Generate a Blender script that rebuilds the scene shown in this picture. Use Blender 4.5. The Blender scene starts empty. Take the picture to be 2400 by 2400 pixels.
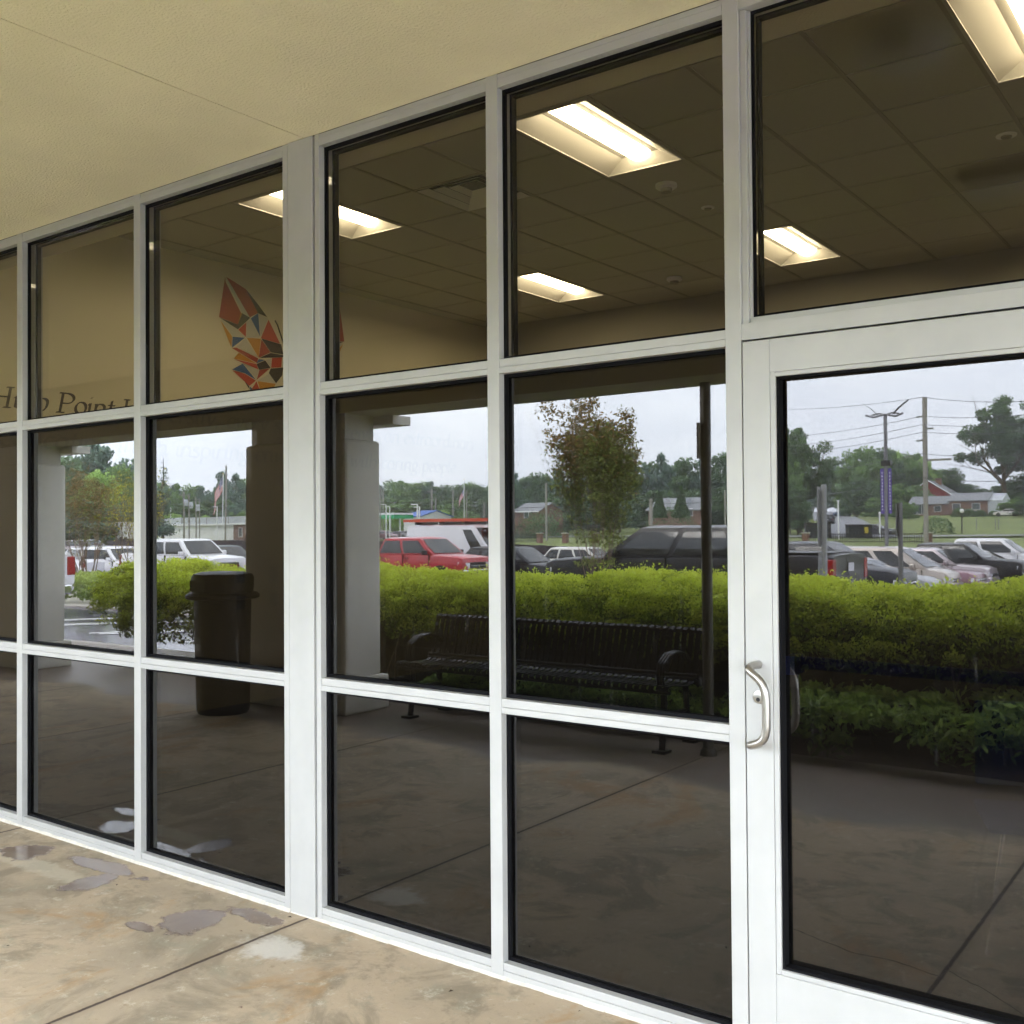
import bpy, math, random
import numpy as np
from mathutils import Vector, Matrix
R_ = math.radians
random.seed(7); RNG = np.random.default_rng(11)
sc = bpy.context.scene
COL = sc.collection

# ------------------------------------------------------------------ camera
YAW, PITCH, ROLL, F = 0.6363, 0.0161, -0.0071, 2429.0
CAM = np.array([1.2905, -2.9117, 1.5739])
_fwd = np.array([-math.sin(YAW)*math.cos(PITCH), math.cos(YAW)*math.cos(PITCH), math.sin(PITCH)])
_r = np.array([math.cos(YAW), math.sin(YAW), 0.0]); _u = np.cross(_r, _fwd)
CR = math.cos(ROLL)*_r + math.sin(ROLL)*_u; CU = -math.sin(ROLL)*_r + math.cos(ROLL)*_u
cd = bpy.data.cameras.new("camera"); cam = bpy.data.objects.new("camera", cd); COL.objects.link(cam)
cam.matrix_world = Matrix(((CR[0], CU[0], -_fwd[0], CAM[0]), (CR[1], CU[1], -_fwd[1], CAM[1]), (CR[2], CU[2], -_fwd[2], CAM[2]), (0, 0, 0, 1)))
cd.sensor_width = 36; cd.lens = 36*F/2400; cd.clip_start = 0.05; cd.clip_end = 3000
sc.camera = cam

# ------------------------------------------------------------------ world, sun, exposure
SUN_EL, SUN_AZ = R_(58), R_(-35)
w = bpy.data.worlds.new("World"); sc.world = w; w.use_nodes = True
nt = w.node_tree; nt.nodes.clear()
def N(t, typ, **k):
    n = t.nodes.new(typ)
    for a, b in k.items(): setattr(n, a, b)
    return n
out = N(nt, 'ShaderNodeOutputWorld'); bg = N(nt, 'ShaderNodeBackground'); bg.inputs[1].default_value = 0.10
sky = N(nt, 'ShaderNodeTexSky', sky_type='NISHITA', sun_disc=False); sky.sun_elevation = SUN_EL; sky.sun_rotation = SUN_AZ
tc = N(nt, 'ShaderNodeTexCoord'); mp = N(nt, 'ShaderNodeMapping'); mp.inputs['Scale'].default_value = (1, 1, 3.2)
no = N(nt, 'ShaderNodeTexNoise'); no.inputs['Scale'].default_value = 2.6; no.inputs['Detail'].default_value = 5; no.inputs['Roughness'].default_value = .5
cr = N(nt, 'ShaderNodeValToRGB'); cr.color_ramp.elements[0].position = .32; cr.color_ramp.elements[1].position = .72
cr.color_ramp.elements[0].color = (.56, .615, .72, 1); cr.color_ramp.elements[1].color = (.86, .90, .94, 1)
sca = N(nt, 'ShaderNodeMix', data_type='RGBA', blend_type='MULTIPLY'); sca.inputs[0].default_value = 1; sca.inputs[7].default_value = (15.5, 15.5, 15.5, 1)
mx = N(nt, 'ShaderNodeMix', data_type='RGBA'); mx.inputs[0].default_value = .88
L = nt.links.new
L(tc.outputs['Generated'], mp.inputs[0]); L(mp.outputs[0], no.inputs[0]); L(no.outputs[0], cr.inputs[0])
L(cr.outputs[0], sca.inputs[6]); L(sky.outputs[0], mx.inputs[6]); L(sca.outputs[2], mx.inputs[7]); L(mx.outputs[2], bg.inputs[0]); L(bg.outputs[0], out.inputs[0])
sd = bpy.data.lights.new("sun", 'SUN'); sun = bpy.data.objects.new("sun", sd); COL.objects.link(sun)
sd.energy = 1.0; sd.angle = R_(35); sd.color = (1, .96, .9)
_sd = Vector((math.sin(SUN_AZ)*math.cos(SUN_EL), math.cos(SUN_AZ)*math.cos(SUN_EL), math.sin(SUN_EL)))
sun.rotation_euler = _sd.to_track_quat('Z', 'Y').to_euler(); sun.location = (-20, 30, 40)
sc.view_settings.view_transform = 'Standard'; sc.view_settings.look = 'None'; sc.view_settings.gamma = 1
sc.view_settings.exposure = 3.27
cy = sc.cycles
cy.use_denoising = True; cy.denoiser = 'OPENIMAGEDENOISE'; cy.use_adaptive_sampling = False
cy.max_bounces = 9; cy.diffuse_bounces = 5; cy.glossy_bounces = 5; cy.transmission_bounces = 4; cy.transparent_max_bounces = 14
cy.sample_clamp_indirect = 6; cy.caustics_reflective = False; cy.caustics_refractive = False

# ------------------------------------------------------------------ pixel -> place (mirror of the glass at y = YG)
YG = 0.045
def ray(u, v): return (u-1200)/F*CR - (v-1200)/F*CU + _fwd
def at(u, v, D):            # real point whose mirror image lies D beyond the wall plane
    q = ray(u, v); t = (D-CAM[1])/q[1]; p = CAM+t*q
    return Vector((p[0], 2*YG-D, p[2]))
def on_x(u, v, X):          # interior point on the plane x = X
    q = ray(u, v); p = CAM+(X-CAM[0])/q[0]*q; return Vector(p)

# ------------------------------------------------------------------ mesh helper
class MB:
    def __init__(s): s.v = []; s.f = []; s.m = []; s.mi = 0
    def add(s, vs, fs):
        b = len(s.v); s.v += [tuple(p) for p in vs]; s.f += [tuple(b+i for i in f) for f in fs]; s.m += [s.mi]*len(fs); return s
    def box(s, a, b):
        x0, y0, z0 = a; x1, y1, z1 = b
        x0, x1 = min(x0, x1), max(x0, x1); y0, y1 = min(y0, y1), max(y0, y1); z0, z1 = min(z0, z1), max(z0, z1)
        return s.add([(x0,y0,z0),(x1,y0,z0),(x1,y1,z0),(x0,y1,z0),(x0,y0,z1),(x1,y0,z1),(x1,y1,z1),(x0,y1,z1)],
                     [(0,3,2,1),(4,5,6,7),(0,1,5,4),(1,2,6,5),(2,3,7,6),(3,0,4,7)])
    def quad(s, *p): return s.add(p, [tuple(range(len(p)))])
    def prism(s, poly, d):  # polygon of 3D points extruded by vector d
        n = len(poly); d = Vector(d); top = [Vector(p)+d for p in poly]
        return s.add(list(poly)+top, [tuple(range(n))[::-1], tuple(range(n, 2*n))]+[(i, (i+1) % n, n+(i+1) % n, n+i) for i in range(n)])
    def tube(s, pts, rad, n=8, cap=True):
        pts = [Vector(p) for p in pts]; rads = rad if isinstance(rad, (list, tuple)) else [rad]*len(pts)
        rings = []; up = None
        for i, p in enumerate(pts):
            t = (pts[min(i+1, len(pts)-1)]-pts[max(i-1, 0)]).normalized()
            if up is None: up = t.orthogonal().normalized()
            a = (up-t*up.dot(t)); a = a.normalized() if a.length > 1e-5 else t.orthogonal().normalized(); up = a; b = t.cross(a)
            rings.append([p+(a*math.cos(2*math.pi*k/n)+b*math.sin(2*math.pi*k/n))*rads[i] for k in range(n)])
        vs = [q for r in rings for q in r]; fs = []
        for i in range(len(pts)-1):
            for k in range(n): fs.append((i*n+k, i*n+(k+1) % n, (i+1)*n+(k+1) % n, (i+1)*n+k))
        if cap: fs += [tuple(range(n))[::-1], tuple((len(pts)-1)*n+k for k in range(n))]
        return s.add(vs, fs)
    def lathe(s, prof, c=(0,0,0), axis='z', n=20):  # prof list of (r,h)
        vs = []; fs = []
        for r, h in prof:
            for k in range(n):
                a = 2*math.pi*k/n; x, y = r*math.cos(a), r*math.sin(a)
                p = {'z': (x, y, h), 'y': (x, h, y), 'x': (h, x, y)}[axis]; vs.append((p[0]+c[0], p[1]+c[1], p[2]+c[2]))
        for i in range(len(prof)-1):
            for k in range(n): fs.append((i*n+k, i*n+(k+1) % n, (i+1)*n+(k+1) % n, (i+1)*n+k))
        fs += [tuple(range(n))[::-1], tuple((len(prof)-1)*n+k for k in range(n))]
        return s.add(vs, fs)
    def build(s, name, mats, parent=None, smooth=False, bevel=0, seg=2, world=False):
        me = bpy.data.meshes.new(name)
        off = Vector((0,0,0))
        if world and parent is not None:
            q = parent
            while q: off = off+q.location; q = q.parent
        me.from_pydata([tuple(Vector(p)-off) for p in s.v] if world else s.v, [], s.f)
        mats = mats if isinstance(mats, (list, tuple)) else [mats]
        for m in mats: me.materials.append(m)
        if len(mats) > 1: me.polygons.foreach_set('material_index', s.m)
        o = bpy.data.objects.new(name, me); COL.objects.link(o)
        if parent: o.parent = parent
        if smooth:
            me.polygons.foreach_set('use_smooth', [True]*len(me.polygons))
            try: me.set_sharp_from_angle(angle=R_(38))
            except Exception: pass
        if bevel:
            b = o.modifiers.new('bevel', 'BEVEL'); b.width = bevel; b.segments = seg; b.limit_method = 'ANGLE'; b.angle_limit = R_(40)
            if smooth: b.harden_normals = False
        me.update(); return o

def tag(o, label=None, cat=None, group=None, kind=None):
    if label: o['label'] = label
    if cat: o['category'] = cat
    if group: o['group'] = group
    if kind: o['kind'] = kind
    return o
def thing(name, label, cat, loc=(0,0,0), rz=0, group=None):
    o = bpy.data.objects.new(name, None); COL.objects.link(o); o.location = loc; o.rotation_euler = (0,0,rz)
    o.empty_display_size = .2
    return tag(o, label, cat, group)
def copy_tree(o, parent=None):
    c = o.copy(); COL.objects.link(c); c.parent = parent
    for ch in list(o.children): copy_tree(ch, c)
    return c

# ------------------------------------------------------------------ materials
def mat(name, col, rough=.6, metal=0, spec=.5, noise=None, bump=None, emis=None, coat=0, sub=None):
    """noise=(scale, amount) brightness mottling ; bump=(scale, strength)"""
    m = bpy.data.materials.new(name); m.use_nodes = True; t = m.node_tree; b = t.nodes['Principled BSDF']
    b.inputs['Base Color'].default_value = (*col, 1); b.inputs['Roughness'].default_value = rough; b.inputs['Metallic'].default_value = metal
    b.inputs['Specular IOR Level'].default_value = spec; b.inputs['Coat Weight'].default_value = coat; b.inputs['Coat Roughness'].default_value = .05
    l = t.links.new
    if emis: b.inputs['Emission Color'].default_value = (*emis[0], 1); b.inputs['Emission Strength'].default_value = emis[1]
    if noise or bump:
        tc = N(t, 'ShaderNodeTexCoord')
    if noise:
        n = N(t, 'ShaderNodeTexNoise'); n.inputs['Scale'].default_value = noise[0]; n.inputs['Detail'].default_value = 6; n.inputs['Roughness'].default_value = .6
        l(tc.outputs['Object'], n.inputs[0])
        mr = N(t, 'ShaderNodeMapRange'); mr.inputs['From Min'].default_value = .25; mr.inputs['From Max'].default_value = .75
        mr.inputs['To Min'].default_value = 1-noise[1]; mr.inputs['To Max'].default_value = 1+noise[1]
        l(n.outputs[0], mr.inputs[0])
        vm = N(t, 'ShaderNodeVectorMath', operation='SCALE'); vm.inputs[0].default_value = col; l(mr.outputs[0], vm.inputs['Scale'])
        l(vm.outputs[0], b.inputs['Base Color'])
    if bump:
        n2 = N(t, 'ShaderNodeTexNoise'); n2.inputs['Scale'].default_value = bump[0]; n2.inputs['Detail'].default_value = 4
        l(tc.outputs['Object'], n2.inputs[0])
        bp = N(t, 'ShaderNodeBump'); bp.inputs['Strength'].default_value = bump[1]; bp.inputs['Distance'].default_value = .01
        l(n2.outputs[0], bp.inputs['Height']); l(bp.outputs[0], b.inputs['Normal'])
    return m
M = {}
M['alu'] = mat('white_anodised_aluminium', (.45,.45,.435), .42, .0, .5, noise=(6,.07))
M['gasket'] = mat('black_rubber', (.006,.006,.007), .85, spec=.1)
M['caulk'] = mat('old_sealant', (.62,.58,.50), .8, noise=(30,.2), bump=(60,.5))
M['steel'] = mat('satin_nickel', (.42,.40,.37), .32, .9)
M['chrome'] = mat('chrome', (.8,.8,.8), .12, 1)
M['dark'] = mat('dark_hole', (.01,.01,.01), .6)
M['bluebar'] = mat('navy_bar', (.03,.05,.34), .3)
M['soffit'] = mat('tan_stucco_soffit', (.95,.865,.60), .9, noise=(1.3,.08), bump=(95,.7))
M['beam'] = mat('tan_stucco_beam', (.50,.46,.37), .9, bump=(120,.4))
M['column'] = mat('grey_stucco', (.74,.72,.66), .9, noise=(4,.05), bump=(140,.5))
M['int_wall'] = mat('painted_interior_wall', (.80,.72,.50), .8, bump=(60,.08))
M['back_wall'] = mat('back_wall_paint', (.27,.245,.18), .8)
M['grid'] = mat('ceiling_grid', (.30,.29,.24), .6)
M['grid_x'] = mat('ceiling_cross_tees', (.405,.385,.315), .8)
M['floor_in'] = mat('vinyl_floor', (.045,.04,.035), .5)
M['troffer'] = mat('white_troffer', (.50,.47,.42), .5)
M['lamp'] = mat('lamp_diffuser', (.9,.9,.9), .4, emis=((1,.88,.64), 3.1))
M['plastic'] = mat('white_plastic', (.72,.7,.64), .4)
M['text'] = mat('brown_wall_lettering', (.035,.022,.018), .6)
M['asphalt'] = mat('wet_asphalt', (.10,.085,.155), .11, noise=(.4,.25), bump=(40,.08), spec=1.0)
M['road'] = mat('far_road', (.21,.215,.235), .6)
M['paint'] = mat('line_paint', (.8,.8,.78), .5)
M['kerb'] = mat('kerb_concrete', (.42,.40,.36), .8, noise=(4,.15))
M['lawn'] = mat('lawn', (.17,.21,.06), .95, noise=(.15,.25))
M['bark'] = mat('bark', (.10,.075,.055), .9, noise=(8,.3))
M['bark_l'] = mat('crape_bark', (.22,.15,.11), .8, noise=(8,.3))
M['hedge_shade'] = mat('painted_hedge_shade', (.010,.009,.006), .95)
M['mulch'] = mat('mulch', (.05,.032,.022), .95, noise=(20,.5))
M['black'] = mat('black_coated_steel', (.009,.009,.013), .3, spec=.4)
M['bin'] = mat('dark_brown_bin', (.004,.003,.004), .45, spec=.3)
M['post'] = mat('brown_post', (.12,.115,.10), .45)
M['galv'] = mat('galvanised', (.42,.43,.44), .5, .2)
M['carglass'] = mat('tinted_car_glass', (.006,.009,.010), .04, spec=.9)
M['tyre'] = mat('tyre', (.015,.015,.015), .8)
M['rim'] = mat('alloy_rim', (.55,.55,.56), .25, .8)
M['trim'] = mat('black_trim', (.02,.02,.02), .4)
M['headlamp'] = mat('headlamp_lens', (.75,.76,.76), .08, spec=.8)
M['amber'] = mat('amber_lens', (.7,.25,.03), .2)
M['tail'] = mat('red_tail_lens', (.30,.010,.010), .15)
M['white'] = mat('white_paint', (.8,.8,.8), .5)
M['brick'] = mat('brick', (.215,.12,.09), .85, noise=(2,.2))
M['roof_g'] = mat('grey_shingles', (.24,.25,.26), .9, noise=(.8,.1))
M['barn'] = mat('dark_red_boards', (.26,.04,.04), .7)
M['siding'] = mat('pale_siding', (.50,.53,.56), .7)
M['window'] = mat('window_glass', (.10,.12,.13), .1)
M['green_sign'] = mat('green_canopy', (.02,.38,.14), .5)
M['blue_roof'] = mat('blue_roof', (.05,.14,.45), .5)
M['pole'] = mat('pole_grey', (.22,.22,.22), .6)
M['wood_pole'] = mat('wood_pole', (.30,.28,.25), .8)
M['banner'] = mat('purple_banner', (.11,.07,.30), .7)
M['dump'] = mat('dumpster_dark', (.022,.026,.028), .6)
M['yellow'] = mat('yellow_label', (.55,.42,.05), .6)
M['fence'] = mat('dark_fence', (.055,.045,.045), .8)
M['rack'] = mat('orange_ladder', (.62,.10,.05), .5)
M['redf'] = mat('flag_red', (.55,.03,.05), .7); M['bluef'] = mat('flag_blue', (.03,.05,.22), .7)
M['globe'] = mat('globe', (.85,.85,.82), .3)
M['door_in'] = mat('pale_panel', (.45,.42,.36), .6)
M['chair'] = mat('blue_chair', (.02,.08,.34), .4)

def glass(name, r0, tint, bump=False):
    m = bpy.data.materials.new(name); m.use_nodes = True; t = m.node_tree; t.nodes.clear(); l = t.links.new
    o = N(t, 'ShaderNodeOutputMaterial'); lw = N(t, 'ShaderNodeLayerWeight'); lw.inputs[0].default_value = .5
    p = N(t, 'ShaderNodeMath', operation='POWER'); p.inputs[1].default_value = 4.2; l(lw.outputs['Facing'], p.inputs[0])
    a = N(t, 'ShaderNodeMath', operation='MULTIPLY_ADD'); a.inputs[1].default_value = 1-r0; a.inputs[2].default_value = r0; l(p.outputs[0], a.inputs[0])
    g = N(t, 'ShaderNodeBsdfGlossy'); g.inputs['Roughness'].default_value = 0; tr = N(t, 'ShaderNodeBsdfTransparent'); tr.inputs[0].default_value = (*tint, 1)
    mxx = N(t, 'ShaderNodeMixShader'); l(a.outputs[0], mxx.inputs[0]); l(tr.outputs[0], mxx.inputs[1]); l(g.outputs[0], mxx.inputs[2])
    bt = N(t, 'ShaderNodeTexCoord'); bn = N(t, 'ShaderNodeTexNoise'); bn.inputs['Scale'].default_value = 1.3; bn.inputs['Detail'].default_value = 1; l(bt.outputs['Object'], bn.inputs[0])
    bb = N(t, 'ShaderNodeBump'); bb.inputs['Strength'].default_value = 1; bb.inputs['Distance'].default_value = .0005; l(bn.outputs[0], bb.inputs['Height']); l(bb.outputs[0], g.inputs['Normal'])
    # dust and dried streaks: a little diffuse film near the top of the pane
    tc = N(t, 'ShaderNodeTexCoord'); mp = N(t, 'ShaderNodeMapping'); mp.inputs['Scale'].default_value = (14, 1, 1.6); l(tc.outputs['Object'], mp.inputs[0])
    no = N(t, 'ShaderNodeTexNoise'); no.inputs['Scale'].default_value = 2.2; no.inputs['Detail'].default_value = 7; no.inputs['Roughness'].default_value = .75; l(mp.outputs[0], no.inputs[0])
    mr = N(t, 'ShaderNodeMapRange'); mr.inputs['From Min'].default_value = .60; mr.inputs['From Max'].default_value = .82; mr.inputs['To Max'].default_value = .05; l(no.outputs[0], mr.inputs[0])
    ad = N(t, 'ShaderNodeMath', operation='ADD'); ad.inputs[1].default_value = .0015; l(mr.outputs[0], ad.inputs[0])
    df = N(t, 'ShaderNodeBsdfDiffuse'); df.inputs[0].default_value = (.8,.78,.74,1)
    m2 = N(t, 'ShaderNodeMixShader'); l(ad.outputs[0], m2.inputs[0]); l(mxx.outputs[0], m2.inputs[1]); l(df.outputs[0], m2.inputs[2]); l(m2.outputs[0], o.inputs[0])
    return m
M['glass_top'] = glass('clear_glass', .035, (.90,.88,.82))
M['glass_low'] = glass('dark_tinted_glass', .106, (.25,.235,.205))
M['glass_door'] = glass('dark_tinted_door_glass', .097, (.31,.295,.295))

# sidewalk concrete with joints, stains and puddles
def concrete():
    m = bpy.data.materials.new('stained_concrete'); m.use_nodes = True; t = m.node_tree; b = t.nodes['Principled BSDF']; l = t.links.new
    tc = N(t, 'ShaderNodeTexCoord'); P = tc.outputs['Object']
    def noise(s, d=6, r=.6, stretch=None, dist=0):
        n = N(t, 'ShaderNodeTexNoise'); n.inputs['Scale'].default_value = s; n.inputs['Detail'].default_value = d; n.inputs['Roughness'].default_value = r; n.inputs['Distortion'].default_value = dist
        if stretch:
            mp = N(t, 'ShaderNodeMapping'); mp.inputs['Scale'].default_value = stretch; l(P, mp.inputs[0]); l(mp.outputs[0], n.inputs[0])
        else: l(P, n.inputs[0])
        return n.outputs[0]
    def mth(op, a, b_=None, c=None, clamp=False):
        n = N(t, 'ShaderNodeMath', operation=op); n.use_clamp = clamp
        for i, q in enumerate((a, b_, c)):
            if q is None: continue
            if isinstance(q, (int, float)): n.inputs[i].default_value = q
            else: l(q, n.inputs[i])
        return n.outputs[0]
    def rng(x, a, b_, c=0, d=1):
        n = N(t, 'ShaderNodeMapRange'); n.interpolation_type = 'SMOOTHSTEP'
        n.inputs['From Min'].default_value = a; n.inputs['From Max'].default_value = b_; n.inputs['To Min'].default_value = c; n.inputs['To Max'].default_value = d
        l(x, n.inputs[0]); return n.outputs[0]
    def mixc(f, a, b_):
        n = N(t, 'ShaderNodeMix', data_type='RGBA'); 
        if isinstance(f, float): n.inputs[0].default_value = f
        else: l(f, n.inputs[0])
        for i, q in ((6, a), (7, b_)):
            if isinstance(q, tuple): n.inputs[i].default_value = (*q, 1)
            else: l(q, n.inputs[i])
        return n.outputs[2]
    sx = N(t, 'ShaderNodeSeparateXYZ'); l(P, sx.inputs[0]); X, Y = sx.outputs[0], sx.outputs[1]
    c = mixc(rng(noise(1.1, 5), .38, .62), (.50,.395,.27), (.39,.32,.225))
    c = mixc(rng(noise(2.6, 8, .7, dist=.9), .47, .62, 0, .8), c, (.27,.225,.155))
    c = mixc(rng(noise(1.7, 7, .65, (1.0, .6, 1), 1.0), .55, .68, 0, .75), c, (.44,.27,.12))
    c = mixc(rng(noise(5.5, 9, .75, dist=.5), .53, .64, 0, .6), c, (.34,.31,.22))
    c = mixc(rng(noise(11, 9, .78), .54, .68, 0, .75), c, (.62,.55,.42))
    c = mixc(rng(noise(24, 9, .8), .55, .68, 0, .55), c, (.24,.17,.10))
    c = mixc(rng(noise(90, 5, .8), .60, .72, 0, .6), c, (.16,.12,.08))
    # pale efflorescence patch near the joint by the wide mullion
    def blob(cx, cy, rx, ry, edge=.35, wob=1.2, ns=5):
        a = mth('DIVIDE', mth('SUBTRACT', X, cx), rx); d = mth('DIVIDE', mth('SUBTRACT', Y, cy), ry)
        r = mth('SQRT', mth('ADD', mth('MULTIPLY', a, a), mth('MULTIPLY', d, d)))
        r = mth('ADD', r, mth('MULTIPLY', mth('SUBTRACT', noise(ns, 8, .65), .5), wob*2))
        return rng(r, 1+edge/2, 1-edge/2)
    c = mixc(mth('MULTIPLY', blob(-1.78, -.30, .13, .09, .8, 1.3, 12), .75), c, (.70,.67,.60))
    c = mixc(mth('MULTIPLY', blob(-3.5, -.30, .5, .06, .6, 1.0, 11), .5), c, (.66,.60,.46))
    # wind-blown wet margin, its colour also darkened to dim the walk's reflection
    edge = mth('ADD', Y, mth('MULTIPLY', mth('SUBTRACT', noise(.55, 3, .5), .5), 1.9))
    wet = rng(edge, -2.7, -2.9)
    # puddles at the foot of the glass
    pud = None
    for a in ((-2.26,-.30,.10,.17), (-2.14,-.12,.17,.05), (-2.36,-.46,.10,.04), (-3.02,-.27,.075,.13), (-3.20,-.12,.28,.05), (-3.70,-.20,.13,.11), (-3.86,-.42,.22,.05)):
        q = blob(*a, .30, 1.5, 5); pud = q if pud is None else mth('MAXIMUM', pud, q)
    c = mixc(mth('MULTIPLY', wet, .85), c, (.15,.118,.10))
    c = mixc(mth('MULTIPLY', rng(pud, .0, .6), .72), c, (.20,.145,.125))
    # joints across the walk every 2.22 m
    wob = mth('MULTIPLY', mth('SUBTRACT', noise(18, 4), .5), .012)
    j = mth('ABSOLUTE', mth('SUBTRACT', mth('MODULO', mth('ADD', mth('ADD', X, wob), 222*.5+1.9+1.11), 2.22), 1.11))
    jm = rng(j, .011, .004)
    c = mixc(mth('MULTIPLY', rng(j, .05, .012), .35), c, (.28,.21,.14))
    c = mixc(mth('MULTIPLY', jm, .9), c, (.05,.032,.022))
    l(c, b.inputs['Base Color'])
    ro = mth('SUBTRACT', .8, mth('MULTIPLY', wet, .35)); ro = mth('SUBTRACT', ro, mth('MULTIPLY', rng(pud, .4, .9), .62), clamp=True)
    l(ro, b.inputs['Roughness'])
    h = mth('ADD', mth('MULTIPLY', noise(45, 6, .7), .25), mth('MULTIPLY', noise(6, 5), .6)); h = mth('MULTIPLY', h, mth('SUBTRACT', 1, pud)); h = mth('SUBTRACT', h, mth('MULTIPLY', jm, 1.4))
    bp = N(t, 'ShaderNodeBump'); bp.inputs['Strength'].default_value = .55; bp.inputs['Distance'].default_value = .008; l(h, bp.inputs['Height']); l(bp.outputs[0], b.inputs['Normal'])
    return m
M['concrete'] = concrete()

def ceiling_mat():
    m = mat('acoustic_tile', (.46,.44,.36), .9, noise=(60,.08), bump=(220,.3)); return m
M['tile'] = ceiling_mat()

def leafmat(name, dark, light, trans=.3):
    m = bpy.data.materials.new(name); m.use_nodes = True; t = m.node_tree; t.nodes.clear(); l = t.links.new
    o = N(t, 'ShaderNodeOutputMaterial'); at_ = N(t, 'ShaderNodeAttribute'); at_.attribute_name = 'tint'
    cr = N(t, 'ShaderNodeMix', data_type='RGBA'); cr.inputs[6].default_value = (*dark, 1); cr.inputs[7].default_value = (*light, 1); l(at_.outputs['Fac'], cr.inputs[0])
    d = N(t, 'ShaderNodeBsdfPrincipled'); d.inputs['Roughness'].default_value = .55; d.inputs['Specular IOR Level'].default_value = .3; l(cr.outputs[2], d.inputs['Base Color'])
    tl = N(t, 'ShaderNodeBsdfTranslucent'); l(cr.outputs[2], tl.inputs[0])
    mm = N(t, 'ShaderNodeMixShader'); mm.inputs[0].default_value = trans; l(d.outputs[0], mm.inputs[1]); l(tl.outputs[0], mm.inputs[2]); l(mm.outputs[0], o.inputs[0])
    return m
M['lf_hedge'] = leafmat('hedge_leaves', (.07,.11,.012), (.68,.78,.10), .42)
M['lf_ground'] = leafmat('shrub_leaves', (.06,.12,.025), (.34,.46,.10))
M['lf_jun'] = leafmat('juniper_leaves', (.11,.17,.05), (.38,.47,.13))
M['lf_crape'] = leafmat('crape_leaves', (.10,.11,.03), (.34,.20,.07))
M['lf_crape_g'] = leafmat('crape_leaves_yellow', (.18,.20,.03), (.66,.60,.06))
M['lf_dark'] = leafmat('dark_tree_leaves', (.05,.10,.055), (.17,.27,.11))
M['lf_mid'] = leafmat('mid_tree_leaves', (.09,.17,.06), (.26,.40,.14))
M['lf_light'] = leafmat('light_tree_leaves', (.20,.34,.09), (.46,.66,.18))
M['lf_haze'] = leafmat('haze_tinted_leaves', (.07,.125,.10), (.19,.29,.20))  # distance haze is put into this blue-cast leaf colour

def leaf_mesh(name, C, size, material, parent=None, tint=None, aspect=.5, updir=.3, jitter=.35, link=True):
    C = np.asarray(C, float); n = len(C)
    s = size*(1+jitter*(RNG.random(n)-.5)*2)
    d = RNG.normal(size=(n, 3)); d[:, 2] += updir; d /= np.linalg.norm(d, axis=1)[:, None]
    e = np.cross(d, RNG.normal(size=(n, 3))); e /= np.linalg.norm(e, axis=1)[:, None]
    a = d*s[:, None]; b = e*(s*aspect)[:, None]
    V = np.stack([C-a*.5, C+b*.5, C+a*.5, C-b*.5], 1).reshape(-1, 3)
    me = bpy.data.meshes.new(name); me.vertices.add(4*n); me.vertices.foreach_set('co', V.ravel())
    me.loops.add(4*n); me.loops.foreach_set('vertex_index', np.arange(4*n, dtype=np.int32))
    me.polygons.add(n); me.polygons.foreach_set('loop_start', np.arange(0, 4*n, 4, dtype=np.int32)); me.polygons.foreach_set('loop_total', np.full(n, 4, dtype=np.int32))
    me.update(calc_edges=True)
    at_ = me.attributes.new('tint', 'FLOAT', 'FACE')
    tv = RNG.random(n) if tint is None else np.clip(tint+.35*(RNG.random(n)-.5), 0, 1)
    at_.data.foreach_set('value', tv.astype(np.float32)); me.materials.append(material)
    if not link: return me
    o = bpy.data.objects.new(name, me); COL.objects.link(o)
    if parent: o.parent = parent
    return o

# ================================================================== terrain
def real_y(D): return 2*YG-D
_cp = np.array([(-35,22,-.62),(-45,26,-.88),(-28,26,-.76),(-24,30,-.85),(-16,24,-.50),(-9,18,-.46),(-5,20,-.5),(-9,33,-.92),(-34,40,-1.12),(0,6.5,-.16),(-10,6,-.15),(-18,6,-.15),(-20,9.4,-.2),(-30,12,-.25),(10,12,-.4),(5,35,-1.0),(-60,35,-1.1),(-90,60,-1.0),(-40,65,-1.0),(0,65,-.9)])
_fp = np.array([(0,-1.0),(75,-.95),(100,.05),(150,.35),(190,2.2),(240,3.9),(300,7.5),(420,10.0),(900,12.0)])
def H(x, D):
    if D < 5.4: return -.15
    wgt = 1/((_cp[:, 0]-x)**2*.5+(_cp[:, 1]-D)**2+6)**2
    near = float((wgt*_cp[:, 2]).sum()/wgt.sum())
    if D < 66: return near
    far = float(np.interp(D, _fp[:, 0], _fp[:, 1]))
    if x < -75: far = far*max(.0, 1-(-75-x)/60)+(-.4)*min(1, (-75-x)/60) if D < 210 else far*.75
    k = min(1, (D-66)/12); return near*(1-k)+far*k
def ground_at(u, v, D):
    p = at(u, v, D); p.z = H(p.x, D); return p

def sheet(name, x0, x1, ys, nx, fn, m, dz=0, label=None):
    xs = np.linspace(x0, x1, nx) if not isinstance(nx, list) else nx
    mb = MB(); vs = [(float(x), real_y(float(D)), fn(float(x), float(D))+dz) for D in ys for x in xs]; n = len(xs)
    mb.add(vs, [(i*n+j, i*n+j+1, (i+1)*n+j+1, (i+1)*n+j) for i in range(len(ys)-1) for j in range(n-1)])
    o = mb.build(name, m, smooth=True); tag(o, kind='structure'); return o
_ys = list(np.concatenate([np.arange(4.3, 30, 1.0), np.arange(30, 80, 2.5), np.arange(80, 300, 4), np.arange(300, 461, 20)]))
_xs = list(np.concatenate([np.arange(-520, -200, 40), np.arange(-200, -60, 7), np.arange(-60, 20, 2.0), np.arange(20, 60, 8), np.arange(60, 151, 30)]))
sheet('ground', 0, 0, _ys, _xs, lambda x, D: H(x, D)-(.14 if D < 67 else 0), M['lawn'])
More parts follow.
